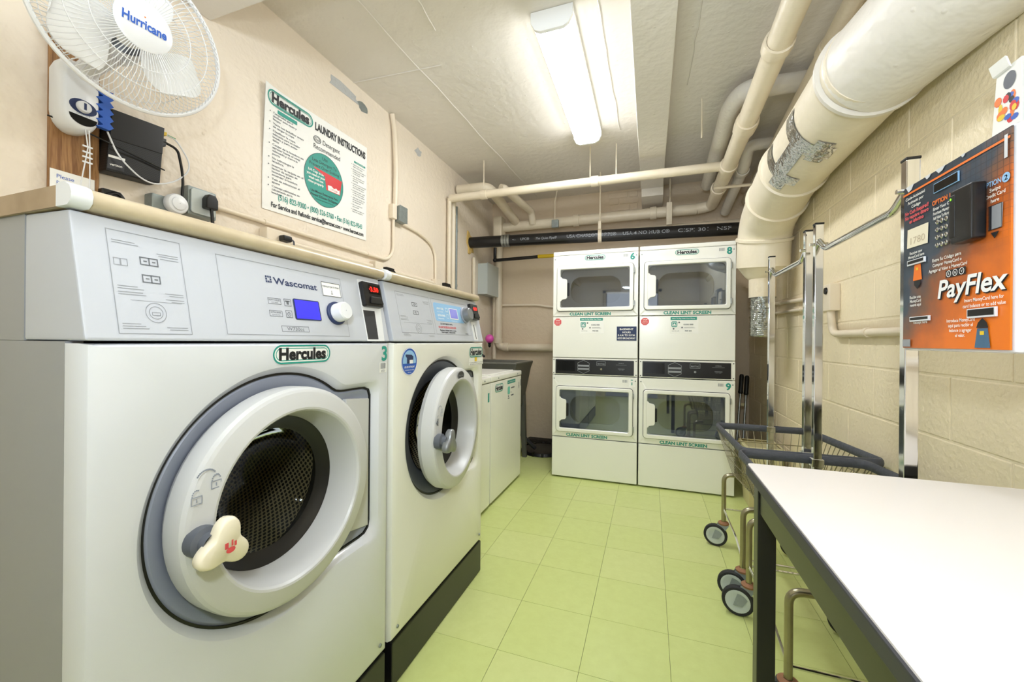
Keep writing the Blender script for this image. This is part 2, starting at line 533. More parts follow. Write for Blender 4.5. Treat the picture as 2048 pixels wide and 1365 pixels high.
struct(MB().box((WL - .12, YF - .1, 0), (WL, YB + .1, ZC)).build('wall_left', 'wall_paint', smooth=False))
wall_back = struct(MB().box((WL - .1, YB, 0), (WR + .1, YB + .12, ZC)).build('wall_back', 'back_paint', smooth=False))
wf = MB().box((WL - .1, YF - .12, 0), (-0.85, YF, ZC)).box((0.15, YF - .12, 0), (WR + .1, YF, ZC)).box((-0.85, YF - .12, 2.08), (0.15, YF, ZC))
struct(wf.build('wall_front', 'wall_paint', smooth=False))
struct(MB().box((WL - .1, YF - .12, ZC), (WR + .1, YB + .12, ZC + .12)).build('ceiling', 'ceiling_paint', smooth=False))
# door casing round the opening behind the camera
struct(MB().box((-0.91, YF - .005, 0), (-0.85, YF + .02, 2.14)).box((0.15, YF - .005, 0), (0.21, YF + .02, 2.14)).box((-0.91, YF - .005, 2.08), (0.21, YF + .02, 2.14)).build('trim_1', 'conduit_paint', bevel=.004))
# ceiling beams
bm_ = MB().box((-0.09, YF, 2.50), (0.10, 3.83, ZC))
struct(bm_.build('trim_2', 'ceiling_paint', bevel=.006), 'painted ceiling beam running towards the far wall')
struct(MB().box((-0.085, 3.83, 2.43), (0.105, YB, ZC)).build('trim_3', 'ceiling_paint', bevel=.006), 'lower end of the ceiling beam at the far wall')
struct(MB().box((WL, 0.72, 2.39), (WR, 1.125, ZC)).build('trim_4', 'ceiling_paint', bevel=.006), 'painted cross beam over the first washer')
# concrete block wall on the right
wall_right = struct(MB().box((WR + .0022, YF - .1, 0), (WR + .12, YB + .1, ZC)).build('wall_right', 'mortar_paint', smooth=False))
_bm = {}
def block_mesh(l, h):
    k = (round(l, 3), round(h, 3))
    if k not in _bm:
        bm = bmesh.new(); bmesh.ops.create_cube(bm, size=1)
        for v in bm.verts: v.co = Vector((v.co.x * .03, v.co.y * l, v.co.z * h))
        es = [e for e in bm.edges if e.verts[0].co.x < 0 and e.verts[1].co.x < 0]
        bmesh.ops.bevel(bm, geom=es, offset=.0035, segments=2, affect='EDGES', profile=.5)
        me = bpy.data.meshes.new('block'); bm.to_mesh(me); bm.free(); me.materials.append(M['block_paint'])
        _bm[k] = me
    return _bm[k]
course = 0
z0 = 0.008
while z0 < ZC - .02:
    z1 = min(z0 + 0.199, ZC)
    ph = 2.03 if course % 2 == 0 else 2.247
    y = ph - 0.44 * 9
    while y < YB:
        a, b = max(y, YF), min(y + 0.44, YB)
        if b - a > .03:
            j = random.uniform(-.0006, .0006)
            piece(block_mesh(b - a - .006, z1 - z0 - .006), 'block', wall_right, (WR + .0148 + j, (a + b) / 2, (z0 + z1) / 2))
        y += 0.44
    z0 += 0.199; course += 1
# a few bricks left bare high on the far wall by the beam
for i, (bx, bz, wd) in enumerate(((-0.32, 2.60, .20), (-0.17, 2.60, .09), (-0.36, 2.535, .10), (-0.21, 2.535, .19), (-0.30, 2.47, .20), (-0.16, 2.47, .07))):
    MB().box((bx - wd / 2 + .004, YB - .008, bz - .028), (bx + wd / 2 - .004, YB + .01, bz + .028)).build('brick', 'back_paint', wall_back, bevel=.004)
# chipped plaster where the left wall meets the ceiling
def chip(name, y, z, ry, rz, m='plaster_grey', n=11, seed=0):
    rnd = random.Random(seed)
    mb = MB(); P = []
    for k in range(n):
        a = 2 * PI * k / n; s = rnd.uniform(.6, 1.1)
        P.append((y + ry * s * math.cos(a), z + rz * s * math.sin(a)))
    return mb.prism(P, (WL + .003, 0, 0), Y_, Z_, .004).build(name, m, bpy.data.objects['wall_left'], smooth=False)
chip('plaster_chip', 1.86, 2.56, .15, .035, seed=3)
chip('plaster_chip', 2.03, 2.545, .05, .028, 'galv', seed=5)
chip('plaster_chip', 2.66, 2.55, .05, .035, seed=8)
# ceiling form seams, raised paint lines
seam = MB()
for p, q in (((-1.28, 1.35), (-1.16, 4.1)), ((-0.98, 1.2), (-1.02, 1.75)), ((-0.24, 1.3), (-0.22, 3.0)), ((0.22, 1.3), (0.20, 2.6)), ((-1.7, 1.95), (-1.12, 1.98))):
    n = 14; pts = []
    for k in range(n + 1):
        t = k / n
        pts.append((p[0] + (q[0] - p[0]) * t + random.uniform(-.006, .006), p[1] + (q[1] - p[1]) * t, ZC - .001))
    seam.tube(pts, .0035, 4)
seam.build('paint_seam', 'ceiling_paint', bpy.data.objects['ceiling'])

# ================================================================ fluorescent fixtures
def fixture(x0, x1, y0, y1, label):
    t = thing('ceiling_lamp', label, 'ceiling light', ((x0 + x1) / 2, (y0 + y1) / 2, 2.55))
    MB().box((x0, y0 + .015, 2.625), (x1, y1 - .015, ZC)).build('housing', 'white', t, bevel=.004)
    prof = [(x0 + .004, 2.625), (x0 + .012, 2.585), (x0 + .035, 2.560), (x1 - .035, 2.560), (x1 - .012, 2.585), (x1 - .004, 2.625)]
    a = [(p[0], y0 + .018, p[1]) for p in prof]; b = [(p[0], y1 - .018, p[1]) for p in prof]
    MB().add(a[1:5] + b[1:5], [(k, k + 1, k + 5, k + 4) for k in range(3)]).build('lens', 'lens', t)
    for k in (0, 4): MB().add([a[k], a[k + 1], b[k + 1], b[k]], [(0, 1, 2, 3)]).build('lens_side', 'lens_side', t)
    for yy in (y0, y1 - .018):
        pf = [(x0, ZC - .002), (x0, 2.60), (x0 + .02, 2.565), (x0 + .045, 2.552), (x1 - .045, 2.552), (x1 - .02, 2.565), (x1, 2.60), (x1, ZC - .002)]
        MB().loft([[(p[0], yy, p[1]) for p in pf], [(p[0], yy + .018, p[1]) for p in pf]], True, True).build('end_cap', 'white', t)
fixture(-0.545, -0.345, 1.80, 2.95, 'white fluorescent wrap light on the ceiling, switched on and glowing')

# ================================================================ front loading washers
WX = -0.755
SU = Vector((-0.043, 0, 0.187)); SLEN = SU.length; SU.normalize()
SN = Vector((SU.z, 0, -SU.x))
def slant(off): return Vector((WX - .002, 0, 1.097)) + SN * off
def rot_outline(cy, cz, x, d, n=120, hinge=True):
    """round opening with a squared hinge bay on its right, inset by d"""
    R0 = .262 - d
    raw = []
    for k in range(n):
        a = 2 * PI * k / n; c, s = math.cos(a), math.sin(a)
        r = R0
        if hinge and c > 0:
            yr = (.303 - d) / c
            zr = ((.202 - d) / s) if s > 1e-4 else (((-.232 + d) / s) if s < -1e-4 else 1e9)
            r = max(R0, min(yr, zr))
        raw.append(r)
    out = []
    for k in range(n):
        out.append((raw[k - 1] + 2 * raw[k] + raw[(k + 1) % n]) / 4)
    return [Vector((x, cy + out[k] * math.cos(2 * PI * k / n), cz + out[k] * math.sin(2 * PI * k / n))) for k in range(n)]
def washer(y0, y1, label, first, ajar):
    yc = (y0 + y1) / 2; cy, cz = yc - .012, .765
    t = thing('front_load_washer', label, 'washing machine', (-1.16, yc, 0), 'large front loading washers')
    # plinth
    MB().box((-1.50, y0 + .006, 0.0), (WX - .002, y1 - .006, .145)).build('plinth', 'black_satin', t, bevel=.006)
    # cabinet behind the front panel
    MB().box((-1.52, y0, .148), (WX - .0505, y0 + .02, 1.094)).box((-1.52, y1 - .02, .148), (WX - .0505, y1, 1.094)).box((-1.52, y0 + .02, .148), (-1.50, y1 - .02, 1.094)).box((-1.50, y0 + .02, .148), (WX - .0505, y1 - .02, .168)).box((-1.52, y0, 1.0945), (WX - .1605, y1, 1.2905)).build('cabinet', 'enamel_side', t)
    # front panel with pressed opening
    n = 120
    ctr = Vector((0, cy, cz))
    def outer(x, inset):
        ya, yb, za, zb = y0 + inset, y1 - inset, .15 + inset, 1.091 - inset * .3
        L = []
        for k in range(n):
            a = 2 * PI * k / n; c, s = math.cos(a), math.sin(a)
            ry = ((yb - cy) / c) if c > 1e-6 else (((ya - cy) / c) if c < -1e-6 else 1e9)
            rz = ((zb - cz) / s) if s > 1e-6 else (((za - cz) / s) if s < -1e-6 else 1e9)
            r = min(ry, rz); L.append(Vector((x, cy + r * c, cz + r * s)))
        for (py, pz) in ((ya, za), (ya, zb), (yb, za), (yb, zb)):
            k = min(range(n), key=lambda i: (L[i].y - py) ** 2 + (L[i].z - pz) ** 2)
            L[k] = Vector((x, py, pz))
        return L
    loops = [outer(WX - .05, 0), outer(WX - .016, 0), outer(WX - .005, .005), outer(WX, .017), rot_outline(cy, cz, WX, -.022), rot_outline(cy, cz, WX - .003, -.012), rot_outline(cy, cz, WX - .016, 0), rot_outline(cy, cz, WX - .024, .003)]
    MB().loft(loops).build('front_panel', 'enamel' if first else 'enamel_cream', t, ang=30)
    g = MB().loft([rot_outline(cy, cz, WX - .022, .001), rot_outline(cy, cz, WX - .022, .007), rot_outline(cy, cz, WX - .035, .008)]).build('gasket', 'black', t)
    bz = MB().loft([rot_outline(cy, cz, WX - .026, .007), rot_outline(cy, cz, WX - .022, .012), rot_outline(cy, cz, WX - .030, .034), [Vector((WX - .05, cy + .185 * math.cos(2 * PI * k / n), cz + .185 * math.sin(2 * PI * k / n))) for k in range(n)]])
    bz.build('door_bezel', 'bezel_grey' if first else 'bezel_dark', t)
    hp = [(.205, -.190), (.288, -.205), (.288, .165), (.195, .175)]
    MB().prism([(cy + a, cz + b) for a, b in hp], (WX - .016, 0, 0), Y_, Z_, .02).build('hinge_cover', 'ring_grey', t, bevel=.003)
    # tub and perforated drum
    MB().lathe([(.186, -.045), (.186, -.12), (.20, -.125)], (WX, cy, cz), X_, 48).build('tub_seal', 'black', t)
    dr = MB().lathe([(.20, -.125), (.225, -.16), (.225, -.44), (.12, -.45), (.002, -.455)], (WX, cy, cz), X_, 48)
    dob = dr.build('drum', 'drum_perf', t)
    ul = dob.data.uv_layers.new(name='UVMap'); og = ORG[t.name]
    for po_ in dob.data.polygons:
        th0 = None
        for li in po_.loop_indices:
            q = dob.data.vertices[dob.data.loops[li].vertex_index].co + og
            if abs(po_.normal.x) > .6: ul.data[li].uv = (q.y, q.z)
            else:
                th = math.atan2(q.z - cz, q.y - cy)
                if th0 is None: th0 = th
                if th - th0 > PI: th -= 2 * PI
                if th - th0 < -PI: th += 2 * PI
                ul.data[li].uv = (th * .225, q.x)
    # door
    dth = math.radians(5.0) if ajar else 0.0
    hy = cy + .235
    def door_pt(p):
        p = Vector(p); dx, dy = p.x - (WX - .02), p.y - hy
        c, s = math.cos(dth), math.sin(dth)
        return Vector((WX - .02 + dx * c - dy * s, hy + dx * s + dy * c, p.z))
    def dm(mb):
        mb.v = [door_pt(p) for p in mb.v]; return mb
    dc = cy - .004
    ringp = [(.222, -.028), (.230, -.012), (.2305, .016), (.229, .026), (.2245, .033), (.219, .0365), (.2185, .0367), (.186, .0435), (.1815, .0425), (.178, .038), (.1775, .037), (.163, -.030), (.162, -.036)]
    door = dm(MB().lathe(ringp[::-1], (WX, dc, cz), X_, 72)).build('door', 'ring_grey', t, ang=17)
    dm(MB().lathe([(.132, -.052), (.148, -.046), (.158, -.036), (.1615, -.034)], (WX, dc, cz), X_, 64)).build('window_gasket', 'black', door)
    dm(MB().lathe([(.002, -.125), (.06, -.121), (.10, -.106), (.126, -.080), (.140, -.056), (.150, -.050)], (WX, dc, cz), X_, 56)).build('glass', 'glass_dark', door)
    # handle: three-lobed pull at the lower left of the ring
    hc = Vector((WX + .040, dc - .203, cz - .008))
    dm(MB().lathe([(.026, -.004), (.026, .016), (.018, .02), (.018, .035)], hc - X_ * .002, X_, 24)).build('handle_boss', 'bezel_dark', door)
    P = []
    nn = 48
    for k in range(nn):
        a = 2 * PI * k / nn
        r = .0365 + .0105 * math.cos(3 * (a - math.radians(80)))
        P.append((r * math.cos(a), r * math.sin(a)))
    ho = hc + Vector((.036, .012, -.006))
    def hl(x, s): return [ho + Vector((x, p[0] * s, p[1] * s)) for p in P]
    dm(MB().loft([hl(-.012, .84), hl(-.008, .97), hl(.004, 1.0), hl(.010, .96), hl(.0125, .86)], True, True)).build('handle', 'cream_plastic' if first else 'pewter', door, ang=60)
    if first:
        o = hc + Vector((.036 + .0131, .016, -.006))
        dm(MB().disc(o, Y_, Z_, 0, -.008, .008, .005, 12).rect(o, Y_, Z_, -.010, -.004, -.004, .006).rect(o, Y_, Z_, .001, .004, -.002, .008).rect(o, Y_, Z_, .006, .010, -.004, .004)).build('hand_mark', 'red_print', door)
    # padlock symbols on the ring
    s = MB(); o = Vector((WX + .0425, dc - .194, cz + .086))
    for (px, pz, op) in ((-.018, -.018, 1), (.014, 0, 0)):
        s.frame(o, Y_, Z_, px - .009, px + .009, pz - .012, pz + .002, .0016)
        s.rect(o, Y_, Z_, px - .001, px + .001, pz - .008, pz - .002)
        for k in range(8 - 2 * op):
            a = PI - PI * k / 8
            s.rect(o, Y_, Z_, px + .007 * math.cos(a) - .0012, px + .007 * math.cos(a) + .0012, pz + .002 + .009 * math.sin(a), pz + .0045 + .009 * math.sin(a))
    for k in range(12):
        a = math.radians(150 - 10 * k)
        s.rect(o, Y_, Z_, -.002 + .017 * math.cos(a) - .0014, -.002 + .017 * math.cos(a) + .0014, .006 + .017 * math.sin(a), .009 + .017 * math.sin(a))
    dm(s).build('lock_symbols', 'bezel_grey', door)
    if not first:
        o = Vector((WX + .0425, dc - .005, cz + .200))
        b = dm(MB().disc(o, Y_, Z_, 0, 0, .034, .017)).build('badge', 'charcoal', door)
        dm(MB().disc(o + X_ * .0005, Y_, Z_, 0, 0, .034, .017, inner=.9).text('Wascomat', o + X_ * .0005 - Z_ * .003, Y_, Z_, .007, width=.045)).build('badge_lettering', 'ink_grey', b)
        o2 = Vector((WX + .0400, dc - .211, cz + .055))
        dm(MB().prism([(-.008, 0), (.008, -.012), (.008, .012)], o2, Y_, Z_, .001)).build('arrow_mark', 'bezel_dark', door)
    # sloped control panel
    prof = [(WX - .16, 1.095), (WX - .001, 1.095), (WX - .002, 1.100), (WX - .045, 1.287), (WX - .16, 1.290)]
    MB().loft([[Vector((p[0], y0, p[1])) for p in prof], [Vector((p[0], y1, p[1])) for p in prof]], True, True, flip=True).build('control_panel', 'panel_grey', t, bevel=.004)
    # worktop with a rounded lip
    tp = [(-1.53, 1.291), (WX - .036, 1.291), (WX - .028, 1.297), (WX - .026, 1.306), (WX - .030, 1.316), (WX - .042, 1.322), (-1.53, 1.322)]
    wt = MB().loft([[Vector((p[0], y0 - .004, p[1])) for p in tp], [Vector((p[0], y1 + .004, p[1])) for p in tp]], True, True, flip=True).build('worktop', 'worktop', t, ang=50)
    MB().box((-1.53, y0 - .0052, 1.2905), (WX - .063, y0 - .002, 1.3215)).build('end_strip', 'worktop_end', wt)
    for yy in (y0 - .006,):
        e = [(WX - .062, 1.290), (WX - .034, 1.290), (WX - .025, 1.297), (WX - .023, 1.307), (WX - .028, 1.318), (WX - .042, 1.3245), (WX - .055, 1.3245), (WX - .062, 1.3225)]
        MB().loft([[Vector((p[0], yy, p[1])) for p in e], [Vector((p[0], yy + .024, p[1])) for p in e]], True, True, flip=True).build('corner_cap', 'white_plastic', wt, ang=50)
    # plates, display, knob, card reader
    dy = y0 - .335
    S = slant(.0006); S2 = slant(.0012); S3 = slant(.0018)
    def P3(y, z, off=.0012): return slant(off) + Y_ * y + SU * z
    if first:
        pl = (.374, .477, .009, .177); pn = (.538, .865, .011, .171)
    else:
        pl = (1.108, 1.318, .028, .169); pn = (1.332, 1.642, .027, .169)
    MB().rect(S, Y_, SU, *pl).build('instruction_plate', 'panel_plate', t)
    MB().rect(S, Y_, SU, *pn).build('display_plate', 'panel_plate', t)
    e = MB().frame(S2, Y_, SU, *pl, .0012).frame(S2, Y_, SU, *pn, .0012)
    e.build('plate_edge', 'ink_grey', t)
    ic = MB(); sc = 1.0 if first else 1.25
    iy = (pl[0] + pl[1]) / 2 + (.001 if first else 0)
    dark = 'ink_mid'
    for zz in (.133, .103):
        ic.frame(S2, Y_, SU, iy - .013 * sc, iy + .013 * sc, zz - .008, zz + .006, .0018)
        ic.rect(S2, Y_, SU, iy - .001, iy + .001, zz - .008, zz + .006)
        ic.rect(S2, Y_, SU, iy - .008, iy - .003, zz - .002, zz); ic.rect(S2, Y_, SU, iy + .004, iy + .009, zz - .002, zz)
    ic.build('compartment_icons', dark, t)
    lt = MB()
    lt.disc(S2, Y_, SU, iy, .045, .015 * sc, .017, inner=.93); lt.disc(S2, Y_, SU, iy, .045, .010 * sc, .011, inner=.90)
    lt.frame(S2, Y_, SU, iy - .006, iy + .006, .040, .046, .001)
    for (zz, col, wd) in ((.168, 0, .030), (.164, 0, .034), (.156, 1, .032), (.152, 1, .030), (.147, 1, .028), (.090, 0, .026), (.086, 0, .034), (.080, 0, .032), (.076, 0, .036), (.083, 1, .028), (.079, 1, .022), (.072, 1, .028), (.068, 1, .02), (.026, 0, .024), (.022, 0, .03), (.018, 0, .034), (.021, 1, .032), (.017, 1, .028)):
        a = pl[0] + .006 * sc if col == 0 else pl[1] - .006 * sc - wd * sc
        lt.rect(S2, Y_, SU, a, a + wd * sc, zz * .95, zz * .95 + .0011)
    lt.rect(S2, Y_, SU, pl[0] + .02, pl[1] - .01, .0635, .0642)
    if first:
        for q in (-1, 1): lt.frame(S2, Y_, SU, .388 + (0 if q > 0 else -.009), .397 + (0 if q > 0 else -.009), .119, .131, .001)
    lt.build('instruction_lettering', 'ink_grey', t)
    if first:
        MB().text('Wascomat', P3(.718, .128), Y_, SU, .0155, width=.122, bold=.02).build('brand_lettering', 'ink_navy', t)
        lg = MB()
        for a in range(3):
            for b in range(3):
                if (a, b) != (1, 1): lg.rect(S2, Y_, SU, .6385 + a * .0052, .6425 + a * .0052, .129 + b * .0055, .1332 + b * .0055)
        lg.build('brand_logo', 'ink_navy', t)
        pb = MB().rect(S2, Y_, SU, .795, .858, .117, .154).build('push_label', 'paper', t)
        MB().frame(S3, Y_, SU, .795, .858, .117, .154, .0012).text('PUSH BUTTON TO START', P3(.8265, .140, .0018), Y_, SU, .0048, width=.056, bold=.01).rect(S3, Y_, SU, .8258, .8272, .123, .133).rect(S3, Y_, SU, .823, .830, .1232, .1245).build('push_lettering', 'ink', pb)
        bt = MB().frame(S2, Y_, SU, .636, .668, .081, .0945, .001).frame(S2, Y_, SU, .635, .667, .053, .0665, .001).frame(S2, Y_, SU, .676, .694, .079, .096, .0012).frame(S2, Y_, SU, .676, .693, .052, .069, .0012)
        bt.text('HEAVY SOILED', P3(.652, .0885), Y_, SU, .0036, width=.027, bold=.01).text('EXTRA RINSE', P3(.651, .0605), Y_, SU, .0036, width=.025, bold=.01).text('HOT WASH', P3(.652, .0835), Y_, SU, .0026, width=.016).text('ENJUAGUE EXTRA', P3(.651, .0555), Y_, SU, .0026, width=.02)
        bt.rect(S2, Y_, SU, .682, .688, .083, .092).rect(S2, Y_, SU, .679, .691, .089, .092).disc(S2, Y_, SU, .6845, .060, .005, .005, 12, .75).rect(S2, Y_, SU, .6838, .6852, .058, .066)
        bt.frame(S2, Y_, SU, .659, .733, .0195, .033, .001).text('W730cc', P3(.696, .0222), Y_, SU, .0085, width=.046)
        bt.build('button_lettering', 'ink_mid', t)
        fr = MB().prism(rrect(.700, .776, .049, .099, .004), S, Y_, SU, -.0016).build('display', 'ink_navy', t)
        MB().rect(slant(.0026), Y_, SU, .703, .773, .0515, .0965).build('screen', 'lcd_blue', fr)
        ky, kz, kr = .828, .072, .0305; km, kb = 'white_plastic', 'ink_navy'
    else:
        MB().prism(rrect(1.346, 1.592, .080, .154, .012), S, Y_, SU, -.0006).build('blue_overlay', 'sky_blue', t)
        MB().prism(rrect(1.466, 1.540, .093, .140, .003), S2, Y_, SU, -.0008).build('display_border', 'white', t)
        MB().rect(slant(.0026), Y_, SU, 1.471, 1.535, .097, .137).build('screen', 'lcd_violet', t)
        wl = MB().text('HEAVY SOIL', P3(1.395, .128), Y_, SU, .008, width=.055, bold=.03).text('HOT WASH', P3(1.39, .117), Y_, SU, .005, width=.045).text('EXTRA RINSE', P3(1.397, .100), Y_, SU, .008, width=.06, bold=.03).text('ENJUAGUE', P3(1.39, .089), Y_, SU, .005, width=.045)
        wl.frame(S2, Y_, SU, 1.438, 1.456, .122, .138, .0015).frame(S2, Y_, SU, 1.438, 1.456, .095, .111, .0015).text('Push to start', P3(1.50, .0838), Y_, SU, .005, width=.05)
        wl.build('overlay_lettering', 'white', t)
        MB().text('DO NOT REMOVE UNTIL', P3(1.425, .0665), Y_, SU, .0065, width=.10, bold=.02).text('Machine is finished with all cycles', P3(1.43, .041), Y_, SU, .006, width=.135, bold=.02).text('Door opens 1 minute after', P3(1.43, .033), Y_, SU, .006, width=.115, bold=.02).build('notice_lettering', 'ink', t)
        MB().text('NO LIGHT ON DISPLAY & DOOR LOCKS', P3(1.428, .052), Y_, SU, .0085, width=.145, bold=.03).build('warning_lettering', 'red_print', t)
        MB().text('W655CC', P3(1.595, .030), Y_, SU, .006, width=.03).build('model_lettering', 'ink_mid', t)
        ky, kz, kr = 1.604, .117, .036; km, kb = 'pewter', 'bezel_grey'
    kc = slant(0) + Y_ * ky + SU * kz
    kn = MB().lathe([(kr, 0), (kr, .006), (kr * .93, .008), (.001, .008)], kc, SN, 32).build('knob_ring', kb, t)
    MB().lathe([(kr * .80, .006), (kr * .80, .028), (kr * .76, .034), (kr * .68, .036), (.001, .036)], kc, SN, 32).build('knob', km, t, ang=30)
    # card reader bay
    ry = .936 if first else 1.659
    by = MB().prism([(ry - .004, -.001), (ry + .072, -.001), (ry + .088, .182), (ry - .002, .182)], slant(.0005), Y_, SU, -.0012).build('reader_bay', 'white_plastic' if first else 'panel_grey', t)
    MB().prism([(ry, .004), (ry + .045, .004), (ry + .050, .09), (ry, .09)], slant(.0019), Y_, SU, .001).build('coin_slot_recess', 'charcoal' if first else 'white_plastic', by)
    if not first: MB().rect(slant(.0022), Y_, SU, ry + .022, ry + .028, .010, .078).build('slot_line', 'ink', by)
    rd = MB().prism(rrect(ry, ry + .080, .100, .174, .006), slant(.016), Y_, SU, .016).build('card_reader', 'black_satin', t, bevel=.003)
    MB().rect(slant(.0165), Y_, SU, ry + .022, ry + .072, .138, .166).build('reader_window', 'black_gloss', rd)
    MB().text('3.50' if first else '2.50', slant(.017) + Y_ * (ry + .047) + SU * .145, Y_, SU, .014, width=.036, bold=.03).rect(slant(.017), Y_, SU, ry + .024, ry + .027, .150, .153).build('price_digits', 'led_red', rd)
    MB().prism([(ry + .018, .108), (ry + .076, .108), (ry + .070, .128), (ry + .024, .128)], slant(.021), Y_, SU, .006).build('card_guide', 'black', rd, bevel=.002)
    return t
W1 = washer(.335, 1.034, 'near front-loading washer with silver door, cream handle and number 3 sticker', True, False)
W2 = washer(1.055, 1.764, 'second front-loading washer with round blue sticker and grey door slightly ajar', False, True)

def pill(mb, o, r, u, x0, x1, y0, y1, t):
    a = rrect(x0, x1, y0, y1, (y1 - y0) / 2 - 1e-5, 7); b = rrect(x0 + t, x1 - t, y0 + t, y1 - t, (y1 - y0) / 2 - t, 7)
    o, r, u = Vector(o), Vector(r), Vector(u); n = len(a)
    return mb.add([o + r * p[0] + u * p[1] for p in a + b], [(k, (k + 1) % n, n + (k + 1) % n, n + k) for k in range(n)])
def hercules(parent, o, r, u, w_, h_, backing=True):
    """logo sticker: black bold lettering in a double teal pill; o = centre"""
    n = Vector(r).cross(Vector(u)); o = Vector(o)
    pb = None
    if backing:
        pb = MB().add([o + n * .0004 + Vector(r) * a + Vector(u) * b for a, b in rrect(-w_ / 2, w_ / 2, -h_ / 2, h_ / 2, h_ / 2 - 1e-4, 7)], [tuple(range(32))]).build('logo_sticker', 'paper', parent, smooth=False)
    else: pb = parent
    k = MB(); pill(k, o + n * .0008, r, u, -w_ / 2, w_ / 2, -h_ / 2, h_ / 2, h_ * .09)
    pill(k, o + n * .0008, r, u, -w_ / 2 + h_ * .16, w_ / 2 - h_ * .16, -h_ / 2 + h_ * .16, h_ / 2 - h_ * .16, h_ * .045)
    k.build('logo_outline', 'teal', pb, smooth=False)
    MB().text('Hercules', o + n * .0011 - Vector(u) * h_ * .27, r, u, h_ * .62, width=w_ * .82, bold=.045).build('logo_lettering', 'ink', pb, smooth=False)
def barcode(mb, o, r, u, x0, x1, y0, y1, seed=1):
    rnd = random.Random(seed); x = x0
    while x < x1:
        wd = rnd.choice((.0012, .002, .003)) * (x1 - x0) / .03
        mb.rect(o, r, u, x, min(x + wd, x1), y0, y1); x += wd + rnd.choice((.0012, .002)) * (x1 - x0) / .03
    return mb
FP = Vector((WX + .0006, 0, 0))
hercules(W1, FP + Y_ * .711 + Z_ * 1.066, Y_, Z_, .160, .042)
MB().text('3', FP + Y_ * 1.007 + Z_ * 1.039, Y_, Z_, .043, width=.026, bold=.03).build('number_sticker', 'teal', W1, smooth=False)
MB().rect(FP, Y_, Z_, .984, 1.016, 1.003, 1.032).build('barcode_sticker', 'paper', W1)
barcode(MB(), FP + X_ * .0005, Y_, Z_, .988, 1.012, 1.014, 1.031, 4).text('#3023', FP + X_ * .0005 + Y_ * 1.0 + Z_ * 1.005, Y_, Z_, .006, width=.018).build('barcode', 'ink_mid', W1, smooth=False)
# washer 2 stickers
hercules(W2, FP + Y_ * 1.675 + Z_ * 1.048, Y_, Z_, .150, .046)
MB().rect(FP, Y_, Z_, 1.60, 1.755, .990, 1.022).build('small_notice', 'paper', W2)
MB().rect(FP + X_ * .0005, Y_, Z_, 1.66, 1.685, 1.006, 1.028).build('gold_square', 'yellow', W2)
MB().text('To report problems or for refunds', FP + X_ * .0005 + Y_ * 1.678 + Z_ * .999, Y_, Z_, .005, width=.145).text('call number on the wall poster', FP + X_ * .0005 + Y_ * 1.678 + Z_ * .992, Y_, Z_, .005, width=.14).build('small_lettering', 'ink_mid', W2, smooth=False)
rs = MB().disc(FP, Y_, Z_, 1.139, 1.029, .046).build('round_sticker', 'blue', W2)
cap = [(.0375 * math.cos(math.radians(a)), .0375 * math.sin(math.radians(a)) * 1.0) for a in range(-10, 191, 10)]
MB().add([FP + X_ * .0004 + Y_ * (1.139 + a) + Z_ * (1.029 + b) for a, b in cap], [tuple(range(len(cap)))]).build('sticker_top', 'sky_blue', rs)
MB().prism([(-.018, -.004), (.018, -.004), (.018, .018), (.008, .024), (-.026, .026), (-.026, .02), (-.018, .014)], FP + X_ * .0012 + Y_ * 1.142 + Z_ * 1.027, Y_, Z_, .0004).build('cup_print', 'ink_navy', rs, smooth=False)
MB().rect(FP + X_ * .0014, Y_, Z_, 1.138, 1.158, 1.022, 1.034).text('USE LESS DETERGENT', FP + X_ * .0008 + Y_ * 1.139 + Z_ * 1.008, Y_, Z_, .006, width=.06, bold=.02).text('to prevent over-sudsing', FP + X_ * .0008 + Y_ * 1.139 + Z_ * .999, Y_, Z_, .005, width=.055).text('thank you', FP + X_ * .0008 + Y_ * 1.139 + Z_ * .991, Y_, Z_, .004, width=.02).disc(FP + X_ * .0006, Y_, Z_, 1.139, 1.029, .0455, inner=.955).build('sticker_lettering', 'white', rs, smooth=False)
for wz, y0_, y1_ in ((W1, .335, 1.034), (W2, 1.055, 1.764)):
    for yy in (y0_ + .03, y1_ - .035):
        MB().lathe([(.006, 0), (.005, .003), (.001, .004)], FP + Y_ * yy + Z_ * .185, X_, 10).build('screw', 'galv', wz)

